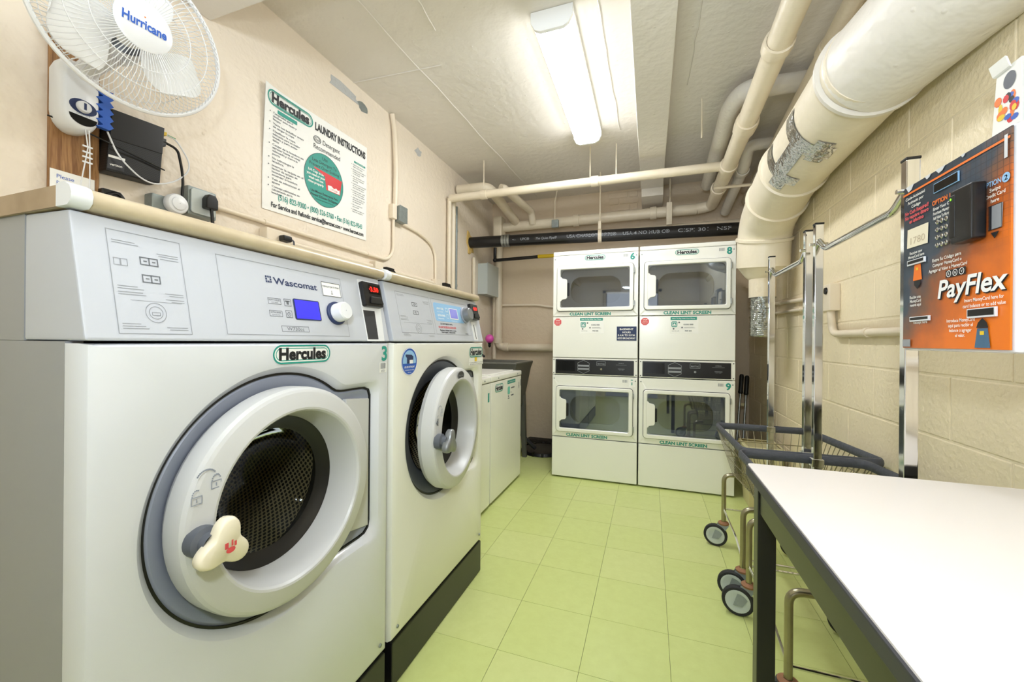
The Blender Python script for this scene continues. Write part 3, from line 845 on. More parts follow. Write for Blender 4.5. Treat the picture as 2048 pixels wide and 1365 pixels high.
# ================================================================ top loading washers
def top_loader(y0, y1, label, front):
    t = thing('top_load_washer', label, 'washing machine', (-1.34, (y0 + y1) / 2, 0), 'white top loading washers')
    x1 = -.987
    MB().box((-1.66, y0 + .004, .02), (x1, y1 - .004, .822)).build('cabinet', 'enamel_cream', t, bevel=.006)
    MB().box((-1.62, y0 + .02, 0), (x1 - .03, y1 - .02, .022)).build('base', 'black', t)
    tp = MB().box((-1.66, y0 + .001, .825), (x1 + .003, y1 - .001, .862)).build('top_panel', 'enamel_cream', t, bevel=.008)
    MB().box((-1.52, y0 + .06, .862), (x1 - .05, y1 - .06, .870)).build('lid', 'enamel_cream', t, bevel=.004)
    MB().loft([[Vector((-1.66, yy, .862)), Vector((-1.53, yy, .862)), Vector((-1.60, yy, .985)), Vector((-1.66, yy, .985))] for yy in (y0 + .003, y1 - .003)], True, True, flip=True).build('backsplash', 'enamel_cream', t, bevel=.006)
    F = Vector((x1 + .0036, 0, 0))
    for yy in (y0 + .13, y1 - .11):
        MB().lathe([(.006, 0), (.004, .003), (.001, .003)], F + Y_ * yy + Z_ * .843, X_, 10).build('screw', 'galv', t)
    F = Vector((x1 + .0008, 0, 0))
    st = MB()
    if front:
        hercules(t, F + Y_ * (y0 + .15) + Z_ * .775, Y_, Z_, .16, .055)
        hd = MB().rect(F, Y_, Z_, y0 + .32, y0 + .50, .782, .808).build('payment_sticker', 'teal', t)
        MB().text('How To Pay With Your Phone', F + X_ * .0005 + Y_ * (y0 + .41) + Z_ * .790, Y_, Z_, .010, width=.155).build('sticker_lettering', 'white', hd, smooth=False)
        MB().prism(rrect(y0 + .325, y0 + .375, .705, .762, .01), F, Y_, Z_, -.0005).build('app_icon', 'teal_pale', t)
        MB().rect(F, Y_, Z_, y0 + .40, y0 + .48, .742, .752).rect(F, Y_, Z_, y0 + .40, y0 + .46, .686, .696).disc(F, Y_, Z_, y0 + .345, .69, .009).disc(F, Y_, Z_, y0 + .40, .715, .006).rect(F, Y_, Z_, y0 + .33, y0 + .37, .672, .677).build('step_print', 'ink_mid', t)
        barcode(MB(), F, Z_, Y_ * -1, .725, .775, -(y0 + .60), -(y0 + .575), 3).build('barcode', 'ink_grey', t, smooth=False)
        MB().rect(F, Y_, Z_, y0 + .63, y0 + .65, .74, .79).build('number_mark', 'ink_mid', t)
    else:
        barcode(MB(), F, Z_, Y_ * -1, .70, .75, -(y1 - .15), -(y1 - .18), 3).build('barcode', 'ink_grey', t, smooth=False)
        MB().rect(F, Y_, Z_, y1 - .05, y1 - .025, .70, .76).build('number_sticker', 'teal', t)
    return t
top_loader(1.775, 2.432, 'white top-loading washer right behind the second front loader, mostly hidden', False)
top_loader(2.436, 3.09, 'white top-loading washer with teal phone payment sticker, nearest the sink', True)

# ================================================================ stacked dryers
def dryer_stack(x0, x1, nums, label, sign):
    FY = 3.18; W = x1 - x0; g = .003
    t = thing('stacked_dryer', label, 'dryer', ((x0 + x1) / 2, 3.54, 0), 'stacked tumble dryers')
    O = Vector((x0, FY, 0))
    def FO(d): return Vector((x0, FY - d, 0))
    # cabinet made of side, back, top and pocket walls so that the drums are hollow
    cb = MB().box((x0 + g, FY + .02, .012), (x0 + .018, 3.90, 1.79)).box((x1 - .018, FY + .02, .012), (x1 - g, 3.90, 1.79)).box((x0 + .018, 3.88, .012), (x1 - .018, 3.90, 1.79)).box((x0 + .018, FY + .02, .012), (x1 - .018, 3.88, .03))
    cb.build('cabinet', 'enamel_cream', t)
    MB().box((x0 + g, FY + .002, 1.796), (x1 - g, 3.90, 1.828)).build('top_panel', 'enamel_cream', t, bevel=.006)
    MB().box((x0 + g, FY, .012), (x1 - g, FY + .02, .328)).build('lower_panel', 'enamel_cream', t, bevel=.005)
    MB().box((x0 + g, FY, .972), (x1 - g, FY + .02, 1.298)).build('middle_panel', 'enamel_cream', t, bevel=.005)
    for (za, zb, d0, d1) in ((1.302, 1.793, 1.344, 1.706), (.334, .828, .376, .740)):
        n = 40
        # front panel with the door opening
        ol = rrect(g, W - g, za, zb, .004, 9); il = rrect(.070, W - .070, d0 + .032, d1 - .032, .03, 9)
        mk = lambda L, y: [Vector((x0 + p[0], y, p[1])) for p in L]
        fp = MB().loft([mk(ol, FY + .02), mk(ol, FY + .003), mk(rrect(g + .003, W - g - .003, za + .003, zb - .003, .004, 9), FY), mk(il, FY), mk(il, FY + .03)], flip=False).build('front_panel', 'enamel_cream', t)
        # bulkhead with drum mouth, drum behind
        dl = rrect(.137, W - .135, d0 + .065, d1 - .080, .085, 9)
        big = rrect(.03, W - .03, d0 - .01, d1 + .01, .004, 9)
        MB().loft([mk(big, FY + .030), mk(dl, FY + .055), mk(dl, FY + .075)]).build('bulkhead', 'dryer_inner', t)
        zc = (d0 + d1) / 2 - .01
        MB().lathe([(.30, -.07), (.30, -.60), (.10, -.62), (.001, -.62)], (x0 + W / 2, FY, zc), (0, -1, 0), 40).build('drum', 'drum_steel', t)
        for k in range(3):
            a = math.radians(30 + 120 * k)
            c = Vector((x0 + W / 2 + .27 * math.cos(a), FY + .34, zc + .27 * math.sin(a)))
            MB().obox(c, Vector((math.cos(a), 0, math.sin(a))) * .035, Vector((-math.sin(a), 0, math.cos(a))) * .018, Y_ * .25).build('drum_vane', 'drum_steel', t, bevel=.008)
        # door frame
        fo = rrect(.037, W - .037, d0, d1, .024, 9); fi = rrect(.065, W - .066, d0 + .029, d1 - .028, .010, 9)
        fo2 = rrect(.041, W - .041, d0 + .004, d1 - .004, .022, 9); fi2 = rrect(.061, W - .062, d0 + .025, d1 - .024, .012, 9)
        groove = rrect(.033, W - .033, d0 - .004, d1 + .004, .027, 9)
        MB().loft([mk(groove, FY - .0006), mk(fo, FY - .0006)], flip=False).build('door_gap', 'charcoal', t)
        dr = MB().loft([mk(fo, FY - .0002), mk(fo, FY - .012), mk(fo2, FY - .016), mk(fi2, FY - .016), mk(fi, FY - .012), mk(fi, FY + .004)]).build('door', 'enamel_cream', t)
        MB().box((x0 + .06, FY - .004, d0 + .024), (x1 - .06, FY - .001, d1 - .023)).build('glass', 'glass_dryer', dr)
        zm = (d0 + d1) / 2 - .003
        tab = [(.060, zm + .100), (.060, zm - .100), (.072, zm - .098), (.080, zm - .086), (.112, zm - .080), (.120, zm - .068), (.120, zm + .068), (.112, zm + .080), (.080, zm + .086), (.072, zm + .098)]
        hd = MB().prism([(p[0], p[1]) for p in tab], (x0, FY - .014, 0), X_, Z_, .012).build('handle_tab', 'enamel_cream', dr, bevel=.003)
        MB().prism(rrect(.118, .136, zm - .055, zm + .05, .008), (x0, FY - .010, 0), X_, Z_, .014).build('handle_grip', 'black', dr, bevel=.003)
        for zz in (d0 + .055, d1 - .055):
            MB().box((x1 - .040, FY - .014, zz - .022), (x1 - .028, FY - .001, zz + .022)).build('hinge', 'zinc', dr, bevel=.003)
        # lettering
        F = FO(.0006)
        MB().text('CLEAN LINT SCREEN', F + X_ * (W / 2 - .013 + (.0 if za > 1 else -.02) + sign * .02) + Z_ * (d0 - .034), X_, Z_, .022, width=.322, bold=.045).build('lint_lettering', 'teal', t, smooth=False)
        for xx in (.018, W - .018):
            MB().lathe([(.005, 0), (.004, .002), (.001, .0025)], FO(0) + X_ * xx + Z_ * (zb - .027), (0, -1, 0), 10).build('screw', 'galv', t)
    # number stickers and barcodes
    F = FO(.0006)
    for s_, zz in ((nums[0], 1.735), (nums[1], .765)):
        if s_ == '7':
            MB().rect(F, X_, Z_, W - .066, W - .018, zz - .01, zz + .05).build('number_backing', 'paper', t)
            mbn = MB().rect(F - Y_ * .0004, X_, Z_, W - .052, W - .036, zz + .040, zz + .047).rect(F - Y_ * .0004, X_, Z_, W - .047, W - .040, zz + .004, zz + .026)
            mbn.build('number_sticker', 'teal', t, smooth=False)
        else:
            MB().text(s_, F + X_ * (W - .046) + Z_ * zz, X_, Z_, .048, width=.034, bold=.035).build('number_sticker', 'teal', t, smooth=False)
        barcode(MB(), F, X_, Z_, W - .112, W - .076, zz + .022, zz + .044, 6).build('barcode', 'ink_grey', t, smooth=False)
    hercules(t, FO(.0004) + X_ * (W / 2 + .004) + Z_ * 1.765, X_, Z_, .160, .040)
    # stickers on the middle panel
    oc = [(.031 * math.cos(math.radians(22.5 + 45 * k)), .031 * math.sin(math.radians(22.5 + 45 * k))) for k in range(8)]
    st = MB().prism([(.044 + a, 1.257 + b) for a, b in oc], FO(.0008), X_, Z_, .0008).build('stop_sticker', 'red_print', t, smooth=False)
    MB().text('STOP', FO(.0013) + X_ * .044 + Z_ * 1.266, X_, Z_, .010, width=.034, bold=.02).text('check all', FO(.0013) + X_ * .044 + Z_ * 1.255, X_, Z_, .006, width=.036).text('pockets first', FO(.0013) + X_ * .044 + Z_ * 1.246, X_, Z_, .006, width=.042).text('thank you', FO(.0013) + X_ * .044 + Z_ * 1.237, X_, Z_, .005, width=.03).build('stop_lettering', 'paper', st, smooth=False)
    MB().rect(FO(.0005), X_, Z_, .222, .412, 1.165, 1.268).build('payment_sheet', 'paper', t)
    hd = MB().rect(FO(.0007), X_, Z_, .224, .402, 1.266, 1.288).build('payment_header', 'teal', t)
    MB().text('How To Pay With Your Phone', FO(.0012) + X_ * .313 + Z_ * 1.273, X_, Z_, .009, width=.155, bold=.01).build('header_lettering', 'white', hd, smooth=False)
    ai = MB().prism(rrect(.230, .270, 1.214, 1.256, .009), FO(.0016), X_, Z_, .0008).build('app_icon', 'teal', t, smooth=False)
    MB().frame(FO(.002), X_, Z_, .236, .264, 1.220, 1.250, .003).prism([(.240, 1.226), (.260, 1.226), (.250, 1.243)], FO(.0024), X_, Z_, .0003).build('icon_print', 'white', ai, smooth=False)
    MB().disc(FO(.0012), X_, Z_, .283, 1.248, .006).disc(FO(.0012), X_, Z_, .245, 1.201, .006).disc(FO(.0012), X_, Z_, .303, 1.210, .006).text('CODE: 0000', FO(.0012) + X_ * .345 + Z_ * 1.228, X_, Z_, .010, width=.066, bold=.03).text('FREE $$$', FO(.0012) + X_ * .345 + Z_ * 1.182, X_, Z_, .008, width=.045, bold=.02).text('scan the code', FO(.0012) + X_ * .258 + Z_ * 1.183, X_, Z_, .006, width=.05).rect(FO(.0012), X_, Z_, .318, .39, 1.206, 1.208).rect(FO(.0012), X_, Z_, .318, .38, 1.212, 1.2135).build('sheet_lettering', 'ink_mid', t, smooth=False)
    # control strip
    MB().box((x0 + g, FY, .834), (x1 - g, FY + .02, .968)).build('control_strip', 'enamel_cream', t, bevel=.003)
    cp = MB().box((x0 + .028, FY - .004, .841), (x1 - .030, FY + .001, .956)).build('control_panel', 'black_satin', t, bevel=.002)
    F = FO(.0048)
    MB().rect(F, X_, Z_, .040, .185, .866, .945).build('display_window', 'black_gloss', cp)
    li = MB()
    for dz in (0, -.026): li.rect(F, X_, Z_, .212, .298, .902 + dz, .916 + dz)
    li.build('cycle_labels', 'ink_grey', cp)
    ou = MB()
    hx = [(.255, .952), (.300, .930), (.300, .868), (.255, .846), (.210, .868), (.210, .930)]
    for k in range(6):
        a, b = Vector((hx[k][0], 0, hx[k][1])), Vector((hx[(k + 1) % 6][0], 0, hx[(k + 1) % 6][1]))
        d = (b - a).normalized(); nrm = Vector((-d.z, 0, d.x)) * .0012
        ou.add([F + a - nrm, F + b - nrm, F + b + nrm, F + a + nrm], [(0, 1, 2, 3)])
    ou.text('MAYTAG', F + X_ * .392 + Z_ * .921, X_, Z_, .011, width=.052, bold=.02).frame(F, X_, Z_, .358, .426, .912, .946, .0022).text('COMMERCIAL', F + X_ * .545 + Z_ * .930, X_, Z_, .008, width=.04).rect(F, X_, Z_, .505, .585, .921, .9225).rect(F, X_, Z_, .520, .570, .890, .893).text('INSERT CARD', F + X_ * .545 + Z_ * .881, X_, Z_, .004, width=.035)
    ou.build('panel_lettering', 'ink_grey', cp, smooth=False)
    MB().lathe([(.008, 0), (.007, .003), (.002, .003)], FO(.004) + X_ * .393 + Z_ * .885, (0, -1, 0), 14).build('key_lock', 'wire_brass' if nums[0] == '6' else 'zinc', cp)
    for xx in (.014, W - .014):
        for zz in (.846, .952): MB().lathe([(.0045, 0), (.004, .002), (.001, .0025)], FO(0) + X_ * xx + Z_ * zz, (0, -1, 0), 8).build('screw', 'charcoal', t)
    # lint drawer line
    MB().rect(FO(.0005), X_, Z_, g, W - g, .3335, .3350).build('drawer_gap', 'ink_grey', t)
    return t
D1 = dryer_stack(-.752, -.084, ('6', '7'), 'left stacked dryer with number 6 on top and black BASEMENT HOURS sign', -1)
D2 = dryer_stack(-.080, .576, ('8', '9'), 'right stacked dryer with numbers 8 and 9 beside the wire carts', 1)
sg = MB().box((-.243, 3.1775, 1.111), (-.097, 3.1795, 1.219)).build('hours_sign', 'ink_navy'); tag(sg, 'small dark BASEMENT HOURS sign stuck on the left dryer', 'sign')
sl = MB()
for s_, zz, wd in (('BASEMENT', 1.195, .10), ('HOURS', 1.172, .06), ('8 A.M. TO 10 P.M.', 1.149, .128), ('6535 BROADWAY', 1.126, .132)):
    sl.text(s_, (-.170, 3.1772, zz - .004), X_, Z_, .014, width=wd, bold=.02)
sl.build('sign_lettering', 'paper', sg, smooth=False)
# ================================================================ poster on the left wall
PX = WL + .004
po = thing('laundry_poster', 'white laundry instructions poster with green circle on the left wall', 'poster', (PX, 1.713, 1.705))
n = 12
fr_, bk_ = [], []
sheet = MB()
def curl(y, z):
    d = max(0, (1.50 - y) / .143); e = max(0, (z - 1.9) / .39)
    return .004 + .018 * d * d * e
ys = [1.357 + (2.07 - 1.357) * i / 14 for i in range(15)]; zs = [1.705 + .585 * j / 10 for j in range(11)]
vs = [Vector((WL + curl(y, z), y, z + .02 * ((y - 1.357) / .713))) for z in zs for y in ys]
fs = [(j * 15 + i, j * 15 + i + 1, (j + 1) * 15 + i + 1, (j + 1) * 15 + i) for j in range(10) for i in range(14)]
sheet.add(vs, fs).add([v - X_ * .0012 for v in vs], [f[::-1] for f in fs])
sheet.build('sheet', 'paper', po)
def PO(off=.0055): return Vector((WL + off, 0, 0))
def bend(mb):
    mb.v = [Vector((WL + curl(p.y, p.z) + (p.x - WL - .004), p.y, p.z + .02 * ((p.y - 1.357) / .713))) for p in mb.v]; return mb
k = MB(); o = PO() + Y_ * 1.507 + Z_ * 2.238
pill(k, o, Y_, Z_, -.138, .138, -.036, .036, .007); pill(k, o, Y_, Z_, -.126, .126, -.026, .026, .0025)
bend(k).build('logo_outline', 'teal', po, smooth=False)
bend(MB().text('Hercules', PO(.006) + Y_ * 1.507 + Z_ * 2.217, Y_, Z_, .046, width=.225, bold=.045)).build('logo_lettering', 'ink', po, smooth=False)
t_ = MB().text('LAUNDRY INSTRUCTIONS', PO() + Y_ * 1.857 + Z_ * 2.212, Y_, Z_, .040, width=.395, bold=.04)
t_.text('For Service and Refunds: service@hercnet.com • www.hercnet.com', PO() + Y_ * 1.722 + Z_ * 1.725, Y_, Z_, .024, width=.64, bold=.03)
t_.text('Detergent', PO() + Y_ * 1.775 + Z_ * 2.152, Y_, Z_, .026, width=.125).text('Recommended', PO() + Y_ * 1.745 + Z_ * 2.112, Y_, Z_, .026, width=.19)
t_.disc(PO(), Y_, Z_, 1.674, 2.163, .026, .019, inner=.86).disc(PO(), Y_, Z_, 1.674, 2.163, .019, .013, inner=.85).text('he', PO() + Y_ * 1.674 + Z_ * 2.157, Y_, Z_, .013, width=.02)
bend(t_).build('headline_lettering', 'ink', po, smooth=False)
bend(MB().text('(516) 822-9300 • (800) 526-5760 • Fax (516) 822-9543', PO() + Y_ * 1.735 + Z_ * 1.768, Y_, Z_, .028, width=.59, bold=.02)).build('phone_lettering', 'teal', po, smooth=False)
l1 = ['Compruebe que el', 'tambor este vacio y', 'limpio', '', 'Vacie los bolsillos antes', 'de cargar la ropa', '', 'Clasificar la ropa', 'adecuada para un mejor', 'lavado y para evitar', 'daños', '', 'Cargar de la lavadora sin', 'apretar hasta el nivel', 'adecuado y cierre la', 'puerta', '', 'No sobrecargue la', 'lavadora.', '', 'Insertar la tarjeta en el', 'lector de tarjeta de', 'lavanderia para', 'encender la lavadora', '', 'Tela de seleccionar el', 'ajuste', '', 'Consejo adicionales en', 'calcomania en la', 'lavadora']
tx = MB(); z = 2.165; new = True
for s_ in l1:
    if s_ == '': z -= .005; new = True; continue
    tx.text(s_, PO() + Y_ * 1.405 + Z_ * z, Y_, Z_, .0095, 'l', width=.0072 * len(s_), bold=.015)
    if new: tx.disc(PO(), Y_, Z_, 1.387, z + .004, .003, n=8); new = False
    z -= .0148
l2 = ['Check that drum is', 'clean and empty', '', 'Empty pockets before', 'loading your wash', 'in the drum', '', 'Sort by fabric and', 'colour to prevent', 'staining', '', 'Load the drum loosely', 'to the right level', 'and close the door', '', 'Insert laundry card', 'in the card reader', 'to start the washer', '', 'Add soap at the top', 'of the machine by', 'the dispenser', '', 'Do not overload', 'the washer', '', 'Additional tips on', 'label of machine']
z = 2.135; new = True
for s_ in l2:
    if s_ == '': z -= .0045; new = True; continue
    tx.text(s_, PO() + Y_ * 1.945 + Z_ * z, Y_, Z_, .0075, 'l', width=.0056 * len(s_), bold=.01)
    if new: tx.disc(PO(), Y_, Z_, 1.935, z + .003, .002, n=8); new = False
    z -= .0125
bend(tx).build('instruction_lettering', 'ink_mid', po, smooth=False)
bend(MB().prism(rrect(1.430, 1.545, 2.176, 2.194, .003), PO(.0052), Y_, Z_, .0002).prism(rrect(1.955, 2.055, 2.152, 2.163, .002), PO(.0052), Y_, Z_, .0002)).build('caption_bars', 'teal', po, smooth=False)
bend(MB().text('LAVADORAS', PO(.0056) + Y_ * 1.487 + Z_ * 2.180, Y_, Z_, .009, width=.085).text('LAVADORAS', PO(.0056) + Y_ * 2.005 + Z_ * 2.1545, Y_, Z_, .006, width=.07)).build('caption_lettering', 'paper', po, smooth=False)
gc = (1.728, 1.960)
bend(MB().disc(PO(.0050), Y_, Z_, gc[0], gc[1], .138, .142, 48)).build('green_disc', 'teal', po, smooth=False)
bend(MB().disc(PO(.0054), Y_, Z_, gc[0], gc[1], .139, .143, 48, inner=.985).text('Use', PO() + Y_ * 1.728 + Z_ * 2.068, Y_, Z_, .018).text('Less Detergent To', PO() + Y_ * 1.728 + Z_ * 2.042, Y_, Z_, .018, width=.17).text('Prevent Over-Sudsing', PO() + Y_ * 1.728 + Z_ * 2.016, Y_, Z_, .018, width=.21).text('Use Menos Detergente Para', PO() + Y_ * 1.728 + Z_ * 1.878, Y_, Z_, .013, width=.19, bold=.02).text('Prevenir El Exceso De Espuma', PO() + Y_ * 1.728 + Z_ * 1.858, Y_, Z_, .013, width=.19, bold=.02).text('Taza o que necesita es 1/4 de taza', PO() + Y_ * 1.728 + Z_ * 1.843, Y_, Z_, .007, width=.13)).build('disc_lettering', 'ink', po, smooth=False)
wl = MB()
for s_, zz, wd in (('1/4 Cup is all', 1.982, .105), ('you need or your', 1.962, .125), ('wash will not', 1.942, .100), ('rinse properly', 1.922, .105)):
    wl.text(s_, PO() + Y_ * 1.668 + Z_ * zz, Y_, Z_, .013, width=wd, bold=.03)
cpo = PO(.0056)
wl.prism([(1.752, 1.918), (1.838, 1.918), (1.838, 1.944), (1.826, 1.938), (1.812, 1.946), (1.795, 1.938), (1.775, 1.948), (1.750, 1.944)], PO(.0060), Y_, Z_, .0002)
bend(wl).build('cup_lettering', 'paper', po, smooth=False)
bend(MB().prism([(1.740, 1.915), (1.842, 1.915), (1.855, 2.0), (1.655, 2.012), (1.655, 2.006), (1.728, 1.985)], PO(.0056), Y_, Z_, .0002).text('1/4 cup', PO(.0066) + Y_ * 1.796 + Z_ * 1.924, Y_, Z_, .012, width=.05)).build('cup_print', 'red', po, smooth=False)

# ================================================================ wall fan and what hangs beside it
bd = MB().box((WL, .664, 1.50), (WL + .022, .775, 2.02)).build('mounting_board', 'board_wood', bevel=.003)
tag(bd, 'brown wooden board on the wall behind the fan', 'board')
FC = Vector((-1.385, .715, 1.972)); FN = Vector((1, -.12, -.085)).normalized()
fan = thing('wall_fan', 'white wall-mounted fan with round wire guard and blue lettering', 'fan', (WL + .02, .715, 1.72))
fa, fb = ortho(FN)                       # fa horizontal, fb up
if fb.z < 0: fa, fb = -fa, -fb
if fa.y < 0: fa = -fa
GR = .212
def ring(r, h, n=72): return [FC + FN * h + (fa * math.cos(2 * PI * k / n) + fb * math.sin(2 * PI * k / n)) * r for k in range(n)]
MB().tube(ring(GR, 0), .0062, 8, closed=True).build('guard_rim', 'white_plastic', fan)
fg = MB(); bg = MB(); nw = 90
for k in range(nw):
    a = 2 * PI * k / nw; a2 = a + .12
    d = fa * math.cos(a) + fb * math.sin(a); d2 = fa * math.cos(a2) + fb * math.sin(a2)
    fg.tube([FC + d2 * .058 + FN * .050, FC + (d2 * .75 + d * .25).normalized() * .13 + FN * .046, FC + (d2 * .3 + d * .7).normalized() * .185 + FN * .032, FC + d * .204 + FN * .016, FC + d * GR], .0011, 4, caps=False)
    bg.tube([FC + d * .05 - FN * .085, FC + d * .14 - FN * .080, FC + d * .19 - FN * .050, FC + d * GR], .0011, 4, caps=False)
for r, h in ((.16, .041), (.112, .0485)): fg.tube(ring(r, h, 48), .0013, 4, closed=True)
for r, h in ((.17, -.068), (.11, -.083)): bg.tube(ring(r, h, 48), .0013, 4, closed=True)
fg.build('front_guard', 'white_plastic', fan); bg.build('rear_guard', 'white_plastic', fan)
capb = MB().lathe([(.066, .044), (.066, .050), (.062, .053), (.001, .055)], FC, FN, 40).build('badge_cap', 'white_plastic', fan)
MB().text('Hurricane', FC + FN * .0558 - fb * .010, fa, fb, .024, width=.098, bold=.03).build('badge_lettering', 'blue', capb, smooth=False)
MB().disc(FC + FN * .0558, fa, fb, -.001, .021, .002, n=10).build('badge_dot', 'orange', capb)
for q in range(3):
    bl = MB(); a0 = math.radians(-38 + 120 * q); vsb = []
    N, Mm = 8, 10
    for i in range(N + 1):
        r = .035 + .155 * i / N
        wd = (.42 + .30 * math.sin(PI * min(1, i / N * .9))) * (1 if i < N else .7)
        for j in range(Mm + 1):
            s = j / Mm - .5
            a = a0 + s * wd * 2 * (.8 if i == N else 1) + .25 * (r - .1) / .1
            vsb.append(FC + (fa * math.cos(a) + fb * math.sin(a)) * (r - .02 * (2 * s) ** 2 * (i / N)) + FN * (-.018 - .03 * s))
    fsb = [(i * (Mm + 1) + j, i * (Mm + 1) + j + 1, (i + 1) * (Mm + 1) + j + 1, (i + 1) * (Mm + 1) + j) for i in range(N) for j in range(Mm)]
    bl.add(vsb, fsb).add([v - FN * .002 for v in vsb], [f[::-1] for f in fsb])
    bl.build('blade', 'white', fan)
MB().lathe([(.001, .002), (.034, 0), (.037, -.02), (.036, -.045), (.03, -.05)], FC, FN, 28).build('hub', 'white', fan)
MB().lathe([(.05, -.062), (.060, -.09), (.062, -.14), (.052, -.19), (.03, -.205), (.001, -.208)], FC, FN, 32).build('motor_housing', 'white_plastic', fan)
MB().tube(fillet([FC - FN * .16 - Z_ * .04, Vector((-1.60, .705, 1.90)), Vector((-1.645, .70, 1.86))], .04), [.026] * 9, 12).build('neck', 'white_plastic', fan)
# control box: rounded shell on the board
cbx = Vector((-1.61, .700, 1.742))
lp = []
for x, s in ((WL + .022, .94), (WL + .045, 1.0), (-1.625, 1.0), (-1.608, .93), (-1.601, .80)):
    sh = [(.043 * math.cos(a), .145 + .020 * math.sin(a)) for a in [PI * k / 8 for k in range(9)]] + [(.043 * math.cos(a), .030 + .050 * math.sin(a)) for a in [PI + PI * k / 10 for k in range(11)]]
    lp.append([Vector((x, cbx.y + p[0] * s, cbx.z + .055 + (p[1] - .055) * s * 1.15)) for p in sh])
cbo = MB().loft(lp, True, True).build('control_box', 'white_plastic', fan, ang=60)
F = Vector((-1.6002, .701, 1.735))
MB().disc(F, Y_, Z_, 0, .050, .031, .022).build('dial_plate', 'ink_navy', cbo)
MB().lathe([(.017, 0), (.016, .008), (.014, .010), (.001, .0105)], F + Z_ * .050 + X_ * .0005, X_, 24).build('dial', 'white_plastic', cbo)
MB().rect(F + X_ * .0112, Y_, Z_, -.003, .003, .040, .060).build('dial_mark', 'ink_navy', cbo)
MB().prism([(.031 * math.cos(a), .022 + .026 * math.sin(a)) for a in [PI + PI * k / 12 for k in range(13)]], F + X_ * .0015, Y_, Z_, .003).build('lower_window', 'black_gloss', cbo)
MB().text('OFF 1 2 3', F + Y_ * 0 + Z_ * .026 + X_ * .0008, Y_, Z_, .004, width=.03).build('dial_lettering', 'ink_grey', cbo, smooth=False)
pc = MB()
for q, (dy, dz) in enumerate(((0, 0), (.014, .004))):
    pc.tube([(-1.60, .706 + dy * .6, 1.722), (-1.60, .712 + dy * .3, 1.67), (-1.60, .700 + dy * 1.2, 1.58), (-1.60, .690 + dy * 1.8, 1.50)], .0017, 5)
for kz in (1.672, 1.655, 1.640, 1.625): pc.obox((-1.60, .711, kz), Y_ * .011, Z_ * .0022, X_ * .002)
pc.build('pull_cords', 'white_plastic', fan)
# blue plastic clip strip
cl = MB(); zz = 1.735; pts = []
for k in range(12): pts.append((.768 + (.014 if k % 2 else -.004), zz + .011 * k))
for k in range(12): pts.append((.792 + (.006 if k % 2 else .016) * 1.0, zz + .011 * (11 - k)))
cl.prism(pts[::-1], (-1.60, 0, .0), Y_, Z_, .018)
cl.v = [Vector((p.x, p.y - .035, p.z + .012)) for p in cl.v]
tag(cl.build('plastic_strip', 'blue', bevel=.001), 'blue zigzag plastic strip hanging between the fan and black router', 'clip')
# router
rt_ = thing('wireless_router', 'black router box with perforated face mounted under the wall fan', 'router', (WL + .04, .845, 1.62))
RU = Vector((0, .06, 1)).normalized(); RR = Vector((0, 1, .08)).normalized(); ro = Vector((WL + .062, .772, 1.632))
rb = MB().prism([(0, 0), (.150, 0), (.150, .205), (0, .205)], ro, RR, RU, .058).build('body', 'router_mesh', rt_, bevel=.006)
MB().prism([(.002, .108), (.148, .108), (.148, .203), (.002, .203)], ro + X_ * .002, RR, RU, .003).build('glossy_band', 'black_satin', rt_, bevel=.002)
lb = MB().rect(ro + X_ * .0015, RR, RU, .002, .045, .008, .045).build('label_sticker', 'charcoal', rt_)
MB().rect(ro + X_ * .002, RR, RU, .002, .045, .045, .053).text('verizon', ro + X_ * .002 + RR * .023 + RU * .020, RR, RU, .008, width=.032, bold=.02).build('label_lettering', 'paper', lb, smooth=False)
for zz, m_ in ((.19, 'yellow'), (.165, 'black'), (.15, 'black')):
    MB().obox(ro + RR * .156 + RU * zz - X_ * .02, RR * .008, RU * .006, X_ * .008).build('port_plug', m_, rt_, bevel=.001)
def cable(name, pts, r, m_, label, rad=.05):
    o = MB().tube(fillet(pts, rad, 8), r, 7).build(name, m_); return tag(o, label, 'cable')
rp = ro + RR * .165
gw = cable('network_cable', [rp + RU * .19 - X_ * .02, rp + RU * .185 + Y_ * .03 - X_ * .015, rp + RU * .10 + Y_ * .085, rp + RU * .02 + Y_ * .03, ro + RR * .10 - RU * .02 + X_ * .02, ro + RR * .02 + RU * .05 + X_ * .015, ro - RR * .01 + RU * .12 + X_ * .012], .0026, 'white_plastic', 'thin white cable looping around the black router', .06)
MB().cyl(rp + RU * .19 - X_ * .02 + Y_ * .004, rp + RU * .186 - X_ * .016 + Y_ * .028, .0032, 8).build('green_sleeve', 'green_cable', gw)
cable('power_cord', [rp + RU * .160 - X_ * .02, rp + RU * .150 + Y_ * .035 - X_ * .01, rp + RU * .05 + Y_ * .055, rp - RU * .06 + Y_ * .055, rp - RU * .16 + Y_ * .03, Vector((WL + .06, .97, 1.48))], .0045, 'black', 'black power cord running from the router down behind the washer', .05)
cable('zip_cable', [(WL + .028, .655, 1.75), (WL + .05, .675, 1.742), (WL + .075, .72, 1.725), (WL + .075, .80, 1.712), (WL + .068, .86, 1.706), (WL + .068, .93, 1.695)], .0024, 'black', 'thin black tie strapping the router to the wooden board', .02)
# paper note under the board
nt_ = thing('paper_note', 'white printed paper note taped below the wooden board', 'note', (WL + .026, .72, 1.48))
MB().box((WL + .0235, .662, 1.46), (WL + .0250, .762, 1.600)).build('sheet', 'paper', nt_)
MB().text('Please', (WL + .0256, .676, 1.576), Y_, Z_, .012, 'l', width=.038).text('Pull the string', (WL + .0256, .676, 1.556), Y_, Z_, .012, 'l', width=.074).text('Center to start', (WL + .0256, .676, 1.536), Y_, Z_, .012, 'l', width=.074).build('note_lettering', 'blue', nt_, smooth=False)
